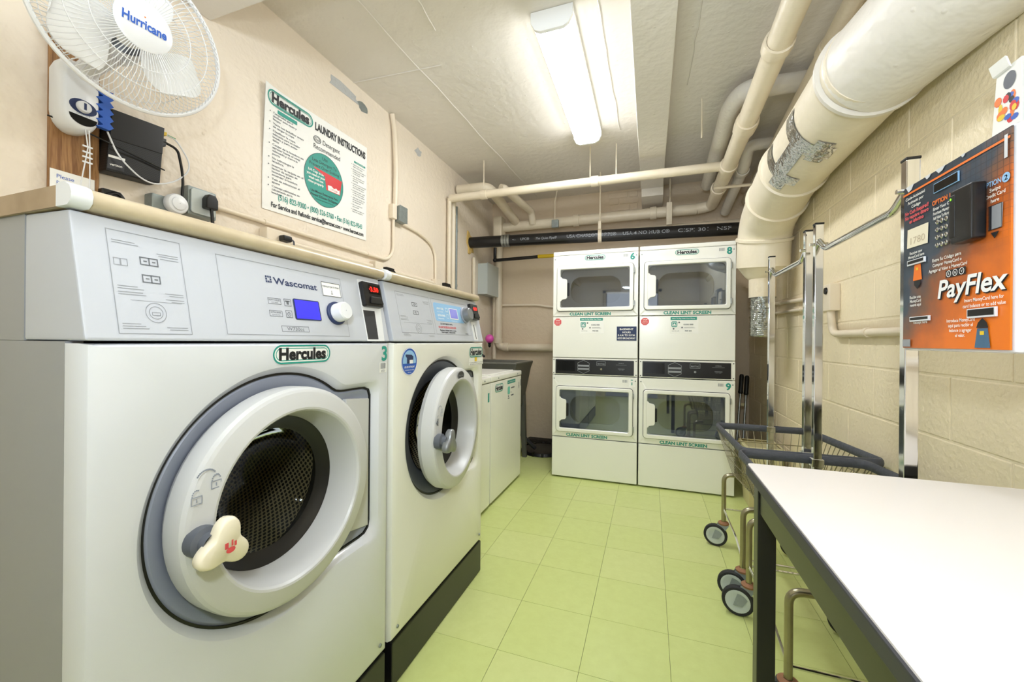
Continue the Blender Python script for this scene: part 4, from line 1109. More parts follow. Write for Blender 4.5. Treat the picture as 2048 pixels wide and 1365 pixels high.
# small black thermostat-like box with a round dial
kb = thing('dial_box', 'small black box with a round dial on the wall under the router', 'switch', (WL + .03, .80, 1.52))
MB().prism([(.772, 1.50), (.832, 1.50), (.832, 1.565), (.820, 1.580), (.772, 1.580)], (WL + .045, 0, 0), Y_, Z_, .04).build('body', 'black_satin', kb, bevel=.004)
MB().lathe([(.022, 0), (.022, .008), (.018, .012), (.014, .012), (.013, .008), (.001, .008)], (WL + .045, .802, 1.553), X_, 28).build('dial', 'black', kb)
# grey device boxes along the conduit
def dev_box(y0, y1, z0, z1, d, m_, name, label, cat='electrical box'):
    t = thing(name, label, cat, (WL, (y0 + y1) / 2, z0))
    MB().box((WL, y0, z0), (WL + d, y1, z1)).build('body', m_, t, bevel=.006)
    return t
j1 = dev_box(.905, .968, 1.545, 1.612, .045, 'galv', 'junction_box', 'small grey metal box beside the round white plug')
wp = thing('round_plug', 'round white plastic plug beside the grey outlet box', 'plug', (WL + .06, .965, 1.55))
MB().lathe([(.034, 0), (.036, .006), (.036, .022), (.032, .028), (.024, .030), (.023, .034), (.02, .036), (.001, .036)], (WL + .046, .972, 1.590), X_, 36).build('body', 'white_plastic', wp)
j2 = dev_box(1.020, 1.126, 1.572, 1.682, .045, 'galv', 'outlet_box', 'grey weatherproof outlet box with a black plug in it')
MB().prism(rrect(1.028, 1.118, 1.580, 1.674, .012), (WL + .052, 0, 0), Y_, Z_, .008).build('cover_plate', 'box_grey', j2, bevel=.003)
pg = thing('black_plug', 'black plug and cord in the grey outlet box above the first washer', 'plug', (WL + .06, 1.085, 1.60))
MB().prism([(-.022, -.028), (.022, -.028), (.022, .010), (.012, .028), (-.012, .028), (-.022, .010)], (WL + .085, 1.085, 1.632), Y_, Z_, .032).build('body', 'black', pg, bevel=.005)
MB().tube(fillet([(WL + .075, 1.085, 1.61), (WL + .085, 1.085, 1.55), (WL + .08, 1.08, 1.45)], .03), .006, 8).build('cord', 'black', pg)
# painted conduits
def pipe(name, pts, r, label, m_='conduit_paint', rad=.06, seg=12, cat='pipe', straps=(), couple=()):
    t = thing(name, label, cat, Vector(pts[0]))
    MB().tube(fillet(pts, rad, 8), r, seg).build('tube', m_, t)
    for p, ax in straps: MB().cyl(Vector(p) - Vector(ax) * .011, Vector(p) + Vector(ax) * .011, r * 1.25, seg).build('strap', m_, t)
    for p, ax in couple: MB().lathe([(r, -.03), (r * 1.18, -.028), (r * 1.22, 0), (r * 1.18, .028), (r, .03)], p, ax, seg).build('coupling', m_, t)
    return t
cw = WL + .014
pipe('conduit', [(cw, 1.125, 1.640), (cw, 2.26, 1.640), (cw, 2.335, 1.70), (cw, 2.335, 1.935)], .0105, 'cream conduit from the grey outlet box running under the poster', rad=.09, straps=(((cw, 1.37, 1.64), Y_), ((cw, 2.08, 1.64), Y_)))
pipe('conduit', [(cw + .006, 2.345, 2.03), (cw + .012, 2.345, 2.3), (cw + .006, 2.33, 2.56), (cw + .004, 2.305, 2.649)], .017, 'cream cable duct rising from the metal junction box to the ceiling', rad=.1)
jb = dev_box(2.300, 2.350, 1.935, 2.035, .036, 'conduit_paint', 'painted_box', 'cream painted electrical box left of the grey junction box')
jb2 = dev_box(2.352, 2.442, 1.930, 2.038, .052, 'galv', 'metal_box', 'square grey metal junction box on the left wall right of the poster')
MB().box((WL + .052, 2.350, 1.928), (WL + .056, 2.444, 2.040)).build('cover', 'galv', jb2, bevel=.002)
pipe('conduit', [(cw, 2.442, 1.935), (cw, 2.70, 1.925), (cw, 2.905, 1.86), (cw, 2.915, 1.607)], .0105, 'cream conduit arching from the metal junction box down behind the second washer', rad=.16)
ob = dev_box(1.345, 1.475, 1.50, 1.612, .05, 'conduit_paint', 'surface_outlet', 'cream painted outlet box directly above the first washer worktop')
pl2 = thing('cord_plug', 'small black plug in the cream outlet box below the poster', 'plug', (WL + .06, 1.475, 1.55))
MB().box((WL + .05, 1.405, 1.560), (WL + .085, 1.452, 1.588)).build('body', 'black', pl2, bevel=.006)
MB().tube(fillet([(WL + .07, 1.452, 1.578), (WL + .075, 1.468, 1.572), (WL + .075, 1.472, 1.50)], .012), .004, 7).build('cord', 'bezel_dark', pl2)
pipe('conduit', [(WL + .02, 1.475, 1.572), (WL + .02, 2.105, 1.572)], .013, 'short cream raceway running right from the cream outlet box')
dev_box(2.105, 2.185, 1.48, 1.605, .05, 'conduit_paint', 'raceway_box', 'cream raceway end box left of the looped cord plug')
pl3 = thing('cord_plug', 'small black plug standing above the joint of the two front loaders', 'plug', (WL + .06, 2.20, 1.50))
MB().box((WL + .03, 2.200, 1.555), (WL + .065, 2.285, 1.582)).build('body', 'black', pl3, bevel=.006)
MB().tube(fillet([(WL + .05, 2.285, 1.574), (WL + .05, 2.31, 1.566), (WL + .05, 2.315, 1.48)], .015), .004, 7).build('cord', 'black', pl3)
pipe('conduit', [(WL + .02, 2.33, 1.572), (WL + .02, 2.86, 1.572)], .013, 'cream raceway running behind the second washer at worktop height')
dev_box(2.862, 2.95, 1.47, 1.605, .05, 'conduit_paint', 'raceway_box', 'cream raceway end box above the second washer worktop')
pl4 = thing('cord_plug', 'small black plug with looped cord at far end of second washer', 'plug', (WL + .06, 2.93, 1.45))
MB().box((WL + .052, 2.952, 1.555), (WL + .085, 3.05, 1.583)).build('body', 'black', pl4, bevel=.006)
MB().tube(fillet([(WL + .07, 3.05, 1.574), (WL + .07, 3.075, 1.566), (WL + .07, 3.08, 1.47)], .015), .004, 7).build('cord', 'black', pl4)

# ================================================================ overhead pipes
p1 = pipe('overhead_pipe', [(-1.665, 3.12, 2.345), (.52, 3.215, 2.378)], .034, 'long cream painted pipe crossing the room in front of the far wall', 'pipe_paint', seg=16, couple=(((-1.35, 3.135, 2.350), X_), ((-.42, 3.175, 2.364), X_)))
for (hx, hy) in ((-1.36, 3.15), (-.46, 3.19), (-.26, 3.2)):
    MB().cyl((hx, hy, 2.38), (hx, hy, ZC), .005, 6).build('hanger_rod', 'pipe_paint', p1)
for yy, r_, lb_ in ((3.115, .019, 'leftmost cream vertical pipe on the left wall below the crossing pipe'), (3.185, .024, 'thicker cream vertical pipe right of the leftmost one')):
    pipe('vertical_pipe', [(WL + .03, yy, .9), (WL + .03, yy, 2.345)], r_, lb_, 'pipe_paint', seg=12)
pipe('steel_conduit', [(WL + .025, 3.262, .9), (WL + .025, 3.262, 2.32)], .011, 'thin grey steel conduit right of the two cream vertical pipes', 'galv', straps=(((WL + .025, 3.262, 2.1), Z_), ((WL + .025, 3.262, 1.6), Z_)), cat='conduit')
pipe('overhead_pipe', [(-1.68, 3.30, 2.485), (-1.38, 3.31, 2.485), (-1.36, 4.02, 2.37), (-1.36, 4.05, 2.335)], .045, 'cream insulated pipe with elbow at the left wall turning to the far wall', 'pipe_paint', rad=.09, seg=16)
pipe('overhead_pipe', [(-1.26, 3.30, 2.455), (-1.24, 3.33, 2.46), (-1.17, 3.95, 2.44), (-1.17, 4.01, 2.33)], .036, 'cream pipe running to the far wall beside the elbowed pipe', 'pipe_paint', rad=.07, seg=16)
p2 = pipe('overhead_pipe', [(-1.52, 4.05, 2.33), (.40, 4.06, 2.345)], .050, 'thick cream pipe running along the top of the far wall', 'pipe_paint', seg=18,
          couple=(((-.72, 4.054, 2.336), X_), ((.02, 4.058, 2.342), X_)))
p3_ = pipe('overhead_pipe', [(.402, 4.06, 2.345), (.525, 4.05, 2.36), (.522, 3.30, 2.362), (.49, 1.135, 2.362)], .050, 'thick cream pipe running under the ceiling from the far wall towards the camera', 'pipe_paint', rad=.12, seg=18,
          couple=(((.519, 3.62, 2.361), Y_), ((.519, 3.18, 2.362), Y_), ((.512, 2.58, 2.362), Y_), ((.500, 1.95, 2.362), Y_)))
MB().lathe([(.05, -.06), (.060, -.05), (.062, 0), (.060, .05), (.05, .06)], (.514, 2.62, 2.362), Y_, 18).build('insulation_wrap', 'pipe_paint', p3_)
MB().box((-1.60, 3.96, 2.20), (-1.50, 4.10, 2.44)).build('pipe_flange', 'pipe_paint', p2, bevel=.02)
pipe('overhead_pipe', [(.84, 2.62, 2.56), (.50, 2.60, 2.56), (.45, 2.74, 2.54), (.47, 3.9, 2.50)], .052, 'greyish white pipe with a wide elbow near the ceiling behind the cream pipe', 'ceiling_paint', rad=.13, seg=18)
pipe('overhead_pipe', [(.84, 3.28, 2.53), (.66, 3.28, 2.53), (.655, 3.34, 2.43), (.64, 4.08, 2.30)], .040, 'greyish white elbowed pipe under the wide elbow by the duct', 'ceiling_paint', rad=.08, seg=16, couple=(((.653, 3.44, 2.413), Y_),))
pipe('overhead_pipe', [(.73, 1.135, 2.49), (.81, 4.1, 2.39)], .036, 'slim cream pipe running along the ceiling above the big duct', 'pipe_paint', seg=14, couple=(((.7587, 2.2, 2.454), Y_),))
pipe('unistrut_bar', [(.46, 3.45, 2.31), (.86, 3.47, 2.31)], .012, 'thin cream support bar under the ceiling pipes beside the duct', 'pipe_paint', seg=4, cat='bar')
pipe('low_pipe', [(-1.60, 4.13, 2.20), (.80, 4.13, 2.20)], .040, 'cream pipe low on the far wall directly above the black pipe', 'pipe_paint', seg=14)
# black cast iron drain
bp = thing('drain_pipe', 'black drain pipe with white lettering crossing above the dryers', 'pipe', (-1.69, 3.62, 2.02))
BA, BB = Vector((-1.695, 3.60, 2.073)), Vector((.83, 3.80, 2.062)); BD = (BB - BA).normalized()
MB().cyl(BA, BB, .054, 28).build('tube', 'black_satin', bp)
cp_ = BA + BD * .37
for d in (-.028, 0, .028): MB().lathe([(.056, -.012), (.0595, -.011), (.0595, .011), (.056, .012)], cp_ + BD * d, BD, 28).build('coupling_band', 'zinc', bp)
BU = BD.cross(Vector((0, 1, 0))).normalized(); BU = BU if BU.z > 0 else -BU
BNn = BD.cross(BU).normalized()
lt = MB()
for s_, x, h, wd, sh in (('<-', -1.235, .020, .035, 0), ('UPC®', -1.13, .024, .085, 0), ('The Quiet Pipe®', -.93, .022, .20, .25), ('USA CHARLOTTE PIPE®', -.515, .030, .44, 0), ('USA 4 NO HUB C®', -.045, .030, .39, 0), ('CISPI 301', .335, .030, .24, 0), ('NSF', .575, .030, .11, 0)):
    tt = (x - BA.x) / BD.x
    lt.text(s_, BA + BD * tt - BU * .012, BD, BU, h, width=wd, shear=sh, bold=.005)
# wrap onto the cylinder
def wrap(p):
    q = p - BA; a = q.dot(BD); hgt = q.dot(BU) + .008; th = hgt / .0545
    fwd = Vector((0, -1, 0)); fwd = (fwd - BD * fwd.dot(BD)).normalized()
    ph = th - math.radians(12)
    return BA + BD * a + fwd * math.cos(ph) * .0548 + BU * math.sin(ph) * .0548
lt.v = [wrap(p) for p in lt.v]
lt.build('pipe_lettering', 'ink_grey', bp, smooth=False)
for hx in (-.44,):
    tt = (hx - BA.x) / BD.x; c = BA + BD * tt
    MB().lathe([(.056, -.016), (.060, -.016), (.060, .016), (.056, .016)], c, BD, 24).build('hanger_strap', 'pipe_paint', bp)
    MB().box((c.x - .014, c.y - .03, c.z + .055), (c.x + .014, c.y + .03, c.z + .13)).build('hanger_clip', 'pipe_paint', bp, bevel=.004)
    MB().cyl((c.x, c.y, c.z + .12), (c.x, c.y, ZC), .006, 8).build('hanger_rod', 'pipe_paint', bp)
cl2 = thing('pipe_hanger', 'small steel hanger clamp on a rod above the black pipe', 'hanger', (-.92, 3.95, 2.28))
MB().box((-.95, 3.93, 2.25), (-.88, 3.97, 2.33)).build('clamp', 'galv', cl2, bevel=.006)
MB().tube([(-.92, 3.95, 2.32), (-.92, 3.95, 2.52), (-.89, 3.94, ZC)], .007, 6).build('rod', 'pipe_paint', cl2)
h3 = thing('pipe_hanger', 'cream strap hanger at the end of the ceiling beam', 'hanger', (.16, 3.97, 2.2))
MB().box((.135, 3.95, 2.19), (.185, 3.99, 2.40)).build('strap', 'pipe_paint', h3, bevel=.006)
MB().cyl((.165, 3.97, 2.39), (.165, 3.97, 2.62), .008, 6).build('rod', 'pipe_paint', h3)
rodA = MB().cyl((.30, 2.78, 2.40), (.30, 2.78, ZC), .005, 6).build('ceiling_rod', 'pipe_paint'); tag(rodA, 'thin cream rod hanging from the ceiling left of the thick pipe', 'rod')
# foam round the wall hole
fm = MB(); rnd = random.Random(4); P = []
for k in range(16):
    a = 2 * PI * k / 16; s = rnd.uniform(.5, 1.25); P.append((3.60 + .072 * s * math.cos(a), 2.055 + .150 * s * math.sin(a)))
fm.prism(P, (WL + .010, 0, 0), Y_, Z_, .012)
tag(fm.build('foam_filling', 'foam', bevel=.004), 'yellow expanding foam around the black pipe at the left wall', 'foam')
pipe('vertical_pipe', [(WL + .028, 3.66, 1.0), (WL + .028, 3.64, 1.93)], .017, 'slanting cream pipe below the yellow foam beside the grey box', 'pipe_paint')
# grey electrical box
gb = thing('electrical_cabinet', 'pale grey metal electrical box on the left wall near the corner', 'electrical box', (WL + .06, 3.96, 1.58))
MB().box((WL, 3.80, 1.585), (WL + .105, 4.13, 1.905)).build('body', 'box_grey', gb, bevel=.004)
MB().box((WL + .105, 3.795, 1.580), (WL + .112, 4.135, 1.910)).build('door', 'box_grey', gb, bevel=.003)
# pipes and gas line on the far wall
fy = YB - .05
pipe('wall_pipe', [(-1.60, fy, 2.18), (-1.60, fy, 1.03), (-.70, fy, 1.03)], .042, 'cream painted pipe down the far corner then right behind the dryers', 'pipe_paint', rad=.08, seg=16, couple=(((-1.60, fy, 1.10), Z_), ((-1.50, fy, 1.03), X_)))
pipe('wall_pipe', [(WL + .05, fy + .01, 0.9), (WL + .05, fy + .01, 1.60)], .022, 'thin cream pipe in the far left corner below the grey box', 'pipe_paint', seg=12)
pipe('wall_cable', [(-1.68, fy + .03, 1.50), (-1.15, fy + .03, 1.495), (-1.02, fy + .03, 1.47), (-.80, fy + .03, 1.46)], .012, 'thin cream cable run along the middle of the far wall', 'conduit_paint', cat='cable')
gp = pipe('gas_pipe', [(-1.58, 3.98, 2.10), (-1.58, 3.98, 1.965), (-.60, 3.98, 1.985)], .017, 'black gas pipe with yellow tag below the black drain pipe', 'black_satin', rad=.03, seg=12)
MB().lathe([(.019, -.12), (.019, .12)], (-.98, 3.98, 1.977), X_, 14).build('yellow_tag', 'yellow', gp)
MB().sphere((-1.58, 3.98, 1.968), .024, 12, 8).build('elbow', 'black_satin', gp)
# dark fittings above the dryers
for k, (fx, fz) in enumerate(((-.34, 1.85), (.12, 1.86))):
    t = MB().cyl((fx, 3.86, 1.828), (fx, 3.86, fz + .04), .02, 12).build('vent_stub', 'black'); tag(t, ('left' if k == 0 else 'right') + ' small black stub standing on top of the dryers', 'pipe')
hs = MB().tube(fillet([(-.20, 3.86, 1.842), (-.18, 3.86, 1.885), (-.02, 3.86, 1.89), (0.0, 3.86, 1.842)], .03), .014, 10).build('black_hose', 'black'); tag(hs, 'short black hose looping over the joint of the dryers', 'hose')

# ================================================================ big exhaust duct
du = thing('exhaust_duct', 'large cream round duct with foil tape along the right wall', 'duct', (.69, 2.0, 1.6))
DR = .152
DX = .697
run = fillet([(DX, 1.60, 2.032), (DX, 2.55, 2.010), (DX, 2.98, 1.86), (DX, 3.018, 1.60)], .22, 10)
MB().tube(run, DR, 40).build('main_run', 'duct_paint', du)
elb = fillet([(1.04, 1.00, 2.10), (.80, 1.245, 2.065), (DX, 1.66, 2.030)], .24, 12)
MB().tube(elb, DR + .006, 40).build('near_elbow', 'ceiling_paint', du)
def dring(pts, k, m_, bump=.007):
    ax_ = (pts[k + 1] - pts[k - 1]).normalized()
    MB().lathe([(DR, -.012), (DR + bump + .004, -.008), (DR + bump + .004, .008), (DR, .012)], pts[k], ax_, 40).build('joint_ring', m_, du)
dring([Vector((DX, 1.6, 2.03)), Vector((DX, 1.655, 2.03)), Vector((DX, 1.7, 2.03))], 1, 'ceiling_paint', .010)
dring(elb, 5, 'ceiling_paint', .012)
dring(run, 3, 'duct_paint'); dring(run, 10, 'duct_paint'); dring(run, len(run) - 4, 'duct_paint')
def tape(y0, y1, a0, a1, n=14):
    mb = MB(); vs = []; rows = 6
    for i in range(rows + 1):
        yy = y0 + (y1 - y0) * i / rows
        for j in range(n + 1):
            a = math.radians(a0 + (a1 - a0) * j / n); r = DR + .0025 + random.uniform(0, .0016)
            vs.append(Vector((DX + r * math.cos(a), yy, 2.0315 - .0232 * (yy - 1.60) + r * math.sin(a))))
    mb.add(vs, [(i * (n + 1) + j, i * (n + 1) + j + 1, (i + 1) * (n + 1) + j + 1, (i + 1) * (n + 1) + j) for i in range(rows) for j in range(n)])
    return mb.build('foil_tape', 'foil', du)
tape(1.90, 1.99, 168, 268); tape(2.20, 2.28, 165, 255); tape(1.97, 2.24, 205, 232); tape(1.86, 2.02, 238, 262); tape(2.24, 2.36, 214, 240)
MB().lathe([(DR, 0), (.10, -.08), (.078, -.10), (.078, -.22)], (DX, 3.018, 1.62), Z_, 32).build('reducer', 'pipe_paint', du)
fx = []
for k in range(22): fx += [(.073, -.0 - .012 * k), (.064, -.006 - .012 * k)]
MB().lathe(fx, (DX, 3.018, 1.40), Z_, 28).build('flex_hose', 'foil', du)

# ================================================================ right wall conduit and switch
sw = thing('switch_box', 'cream painted wall box with round black knob on block wall', 'switch', (.85, 2.44, 1.27))
MB().box((WR - .045, 2.340, 1.262), (WR + .001, 2.432, 1.395)).build('body', 'conduit_paint', sw, bevel=.005)
MB().lathe([(.018, 0), (.016, .006), (.001, .007)], (WR - .0455, 2.378, 1.362), (-1, 0, 0), 20).build('knob', 'black', sw)
pipe('conduit', [(WR - .022, 2.386, 1.262), (WR - .022, 2.366, 1.148), (WR - .022, 1.238, 1.145)], .0165, 'thick cream conduit curving from the switch box towards the kiosk', 'conduit_paint', rad=.13, straps=(((WR - .022, 2.03, 1.148), Y_),))
pipe('conduit', [(WR - .02, 2.432, 1.343), (WR - .02, 4.1, 1.42)], .012, 'upper cream conduit on the block wall left of the switch box', 'conduit_paint', straps=(((WR - .02, 3.2, 1.378), Y_),))
pipe('conduit', [(WR - .02, 2.432, 1.293), (WR - .02, 4.1, 1.335)], .010, 'lower cream conduit on the block wall left of the switch box', 'conduit_paint', straps=(((WR - .02, 2.80, 1.303), Y_),))
pipe('conduit', [(WR - .03, 1.215, 1.084), (WR - .03, 1.19, 1.055), (WR - .03, .55, 1.035)], .016, 'cream conduit leaving the underside of the payment kiosk', 'conduit_paint', rad=.05)

# ================================================================ payment kiosk
ki = thing('payment_kiosk', 'wall-mounted orange payment kiosk with black card reader and keypad', 'kiosk', (.725, 1.072, 1.086))
KX = .58
MB().box((KX + .004, .9165, 1.086), (WR - .012, 1.231, 1.482)).build('cabinet', 'enamel', ki, bevel=.008)
fc = MB().prism([(-1.225, 1.092), (-.921, 1.092), (-.921, 1.476), (-1.225, 1.476)], (KX + .001, 0, 0), -Y_, Z_, .003).build('printed_face', 'kiosk_print', ki, smooth=False)
KR = -Y_
def K(off=.0006): return Vector((KX - off, 0, 0))
def kt(mb, s, y, z, h, wd, bold=.0, shear=0.): return mb.text(s, K(.0008) + Y_ * y + Z_ * z, KR, Z_, h, width=wd, bold=bold, shear=shear)
wt_ = MB()
for s_, y, z, wd in (('Code-Activated', 1.180, 1.443, .070), ('Activado por', 1.178, 1.432, .058), ('Código', 1.176, 1.421, .033), ('Receive new', 1.175, 1.311, .045), ('MoneyCard here', 1.174, 1.302, .058), ('Recibe una', 1.176, 1.207, .040), ('MoneyCard', 1.175, 1.198, .040), ('nueva aquí', 1.174, 1.189, .040), ('Receipt here', 1.157, 1.148, .048), ('Entre Su Código para', 1.075, 1.279, .085), ('Comprar MoneyCard o', 1.074, 1.268, .085), ('Agregar el Valor a MoneyCard', 1.073, 1.257, .112), ('Insert MoneyCard here for', .977, 1.183, .092), ('card balance or to add value', .977, 1.172, .100), ('Introduce MoneyCard', 1.034, 1.146, .075), ('aquí para recibir el', 1.034, 1.136, .066), ('balance o agregar', 1.034, 1.126, .060), ('el valor.', 1.034, 1.116, .026), ('Enter Your Code', 1.085, 1.390, .062), ('Purchase MoneyCard', 1.085, 1.380, .062), ('Add Value To MoneyCard', 1.085, 1.370, .062), ('Swipe', .952, 1.376, .024), ('Credit Card', .952, 1.366, .044), ('here', .952, 1.356, .018)):
    kt(wt_, s_, y, z, .0068, wd, .012)
wt_.build('small_lettering', 'paper', fc, smooth=False)
kt(kt(kt(MB(), 'No Cash Required!', 1.174, 1.408, .0085, .085, .03), 'No requiere dinero', 1.174, 1.397, .0085, .085, .03), 'en efectivo', 1.174, 1.386, .0085, .052, .03).build('red_lettering', 'red_print', fc, smooth=False)
kt(MB(), 'OPTION 1', 1.092, 1.402, .010, .055, .03).build('option_lettering', 'orange', fc, smooth=False)
kt(MB(), 'OPTION', .960, 1.3865, .0095, .042, .02).disc(K(.0008), KR, Z_, -.929, 1.391, .0085).build('option_lettering', 'sky_blue', fc, smooth=False)
kt(MB(), '2', .929, 1.3865, .009, .007, .02).build('option_number', 'ink_navy', fc, smooth=False)
kt(MB(), 'PayFlex', 1.010, 1.1965, .038, .172, .03, .18).build('brand_shadow', 'ink', fc, smooth=False)
MB().text('PayFlex', K(.0016) + Y_ * 1.012 + Z_ * 1.1985, KR, Z_, .038, width=.172, bold=.022, shear=.18).build('brand_lettering', 'white', fc, smooth=False)
ds = MB().rect(K(.0008), KR, Z_, -1.076, -1.020, 1.2385, 1.2535).build('icon_strip', 'ink', fc)
ics = MB()
for q, s_ in enumerate(('R', 'N', 'V')):
    ics.disc(K(.0014), KR, Z_, -(1.066 - .018 * q), 1.246, .0068, inner=.8).text(s_, K(.0014) + Y_ * (1.066 - .018 * q) + Z_ * 1.243, KR, Z_, .006)
ics.build('icon_print', 'white', ds, smooth=False)
MB().rect(K(.0007), KR, Z_, -1.225, -.921, 1.456, 1.4605).build('orange_stripe', 'orange', fc)
tn = MB()
for (y, wd, dp) in ((1.200, .03, .014), (1.135, .022, .008), (1.095, .03, .010), (1.03, .012, .006)):
    tn.prism([(-y - wd / 2, 1.4762), (-y - wd / 6, 1.4762 - dp), (-y + wd / 5, 1.4762 - dp * .8), (-y + wd / 2, 1.4762)][::1], K(.0008), KR, Z_, .0004)
tn.rect(K(.0008), KR, Z_, -.933, -.926, 1.425, 1.465)
tn.build('torn_edge', 'enamel', fc, smooth=False)
def slot(y0, y1, z0, z1, nm):
    f_ = MB().prism([(-y1, z0), (-y0, z0), (-y0, z1), (-y1, z1)], K(.004), KR, Z_, .004).build(nm, 'enamel', ki, bevel=.001)
    MB().rect(K(.0042), KR, Z_, -y1 + .003, -y0 - .003, z0 + .0035, z1 - .002).build('slot_opening', 'black', f_)
slot(1.139, 1.202, 1.285, 1.2975, 'card_slot'); slot(1.122, 1.191, 1.153, 1.1645, 'receipt_slot'); slot(.944, 1.012, 1.151, 1.169, 'insert_slot')
ds2 = MB().prism([(-1.113, 1.427), (-1.040, 1.427), (-1.040, 1.4475), (-1.113, 1.4475)], K(.002), KR, Z_, .002).build('display_frame', 'sky_blue', ki)
MB().rect(K(.0025), KR, Z_, -1.1115, -1.0415, 1.4285, 1.446).build('display_window', 'black_gloss', ds2)
MB().prism([(-1.208, 1.328), (-1.134, 1.326), (-1.132, 1.371), (-1.206, 1.372)], K(.001), KR, Z_, .0006).build('paper_sticker', 'cream_plastic', ki, smooth=False)
MB().text('1780', K(.0014) + Y_ * 1.168 + Z_ * 1.335, KR, Z_, .016, width=.052).build('sticker_lettering', 'worktop', ki, smooth=False)
for r_ in range(4):
    for c_ in range(3):
        MB().lathe([(.0052, 0), (.0052, .003), (.004, .0042), (.001, .0045)], K(0) + Y_ * (1.099 - .0135 * c_) + Z_ * (1.362 - .0165 * r_), (-1, 0, 0), 12).build('keypad_button', 'chrome', ki)
rdr = MB().box((KX - .024, .968, 1.296), (KX, 1.024, 1.402)).build('card_reader', 'black_satin', ki, bevel=.005)
MB().box((KX - .0255, 1.008, 1.308), (KX - .002, 1.0245, 1.392)).build('reader_slot', 'black', rdr, bevel=.003)
MB().disc((KX - .0262, 0, 0), KR, Z_, -1.017, 1.384, .0022, n=10).build('status_light', 'led_green', rdr)
MB().prism([(-.965, 1.308), (-.937, 1.308), (-.935, 1.350), (-.963, 1.350)], K(.001), KR, Z_, .0006).build('card_print', 'ink_grey', ki, smooth=False)
MB().rect(K(.0014), KR, Z_, -.964, -.958, 1.308, 1.350).frame(K(.0014), KR, Z_, -.966, -.936, 1.307, 1.351, .001).prism([(-.960, 1.302), (-.951, 1.291), (-.942, 1.302)], K(.0014), KR, Z_, .0003).build('card_outline', 'ink', ki, smooth=False)
MB().prism([(-1.184, 1.248), (-1.153, 1.248), (-1.158, 1.284), (-1.179, 1.284)], K(.001), KR, Z_, .0006).build('orange_card_print', 'orange', ki, smooth=False)
MB().prism([(-1.180, 1.2465), (-1.157, 1.2465), (-1.157, 1.238), (-1.1685, 1.228), (-1.180, 1.238)], K(.0012), KR, Z_, .0003).prism([(-.992, 1.132), (-.964, 1.132), (-.968, 1.142), (-.978, 1.150), (-.988, 1.142)], K(.0012), KR, Z_, .0003).build('arrow_print', 'ink', ki, smooth=False)['kind'] = 'stuff'
MB().prism([(-.996, 1.095), (-.960, 1.095), (-.966, 1.131), (-.990, 1.131)], K(.001), KR, Z_, .0006).build('blue_card_print', 'steel_blue', ki, smooth=False)
MB().rect(K(.0014), KR, Z_, -.983, -.973, 1.119, 1.126).rect(K(.0014), KR, Z_, -1.172, -1.165, 1.271, 1.277).build('chip_print', 'yellow', ki)
MB().rect(K(.0012), KR, Z_, -1.222, -1.192, 1.095, 1.112).build('corner_label', 'ink_grey', ki)
# flyer and grey strap on top of the kiosk
fl = thing('product_flyer', 'white and red printed product packet standing on top of the kiosk', 'packet', (.725, 1.155, 1.482))
MB().prism([(-1.205, 1.482), (-1.118, 1.482), (-1.122, 1.70), (-1.185, 1.70)], (.722, 0, 0), -Y_, Z_, .012).build('card', 'paper', fl, bevel=.001)
rnd = random.Random(11)
for (m_, cnt) in (('red', 6), ('orange', 5), ('blue', 4), ('yellow', 3), ('ink', 3)):
    mb = MB()
    for q in range(cnt): mb.disc((.7215 - rnd.uniform(0, .0008), 0, 0), -Y_, Z_, -rnd.uniform(1.132, 1.180), rnd.uniform(1.580, 1.636), rnd.uniform(.005, .011), rnd.uniform(.005, .012), 9)
    mb.build('picture_print', m_, fl, smooth=False)['kind'] = 'stuff'
MB().disc((.7213, 0, 0), -Y_, Z_, -1.150, 1.668, .016, .018).build('round_window', 'bezel_dark', fl)
MB().obox((.715, 1.165, 1.705), Vector((.002, 0, -.001)), Y_ * .022, Vector((-.3, 0, 1)).normalized() * .012).build('folded_flap', 'paper', fl)
gs = MB().tube(fillet([(.74, 1.088, 1.482), (.742, 1.082, 1.62), (.75, 1.078, 1.72), (.80, 1.06, 1.735)], .04), .020, 12).build('grey_strap', 'bezel_grey'); tag(gs, 'grey flexible tube standing beside the packet on the kiosk', 'tube')

# ================================================================ folding table
TZ = .79
tb = thing('folding_table', 'white laminate table with black edge and black steel legs', 'table', (.55, .45, 0))
tx0, tx1, ty0, ty1 = .236, .848, -.30, 1.177
MB().prism(rrect(tx0 + .004, tx1 - .004, ty0 + .004, ty1 - .004, .012), (0, 0, TZ), X_, Y_, .004).build('top', 'laminate', tb)
MB().prism(rrect(tx0, tx1, ty0, ty1, .015), (0, 0, TZ - .003), X_, Y_, .026).build('edge_band', 'charcoal', tb, bevel=.004)
for x in (tx0 + .020, tx1 - .042): MB().box((x, ty0 + .06, TZ - .105), (x + .022, ty1 - .062, TZ - .028)).build('apron', 'black_satin', tb, bevel=.002)
for y in (ty0 + .03, ty1 - .050): MB().box((tx0 + .06, y, TZ - .105), (tx1 - .06, y + .022, TZ - .028)).build('apron', 'black_satin', tb, bevel=.002)
for x in (tx0 + .016, tx1 - .056):
    for y in (ty0 + .022, ty1 - .062): MB().box((x, y, 0), (x + .040, y + .040, TZ - .028)).build('leg', 'black_satin', tb, bevel=.003)

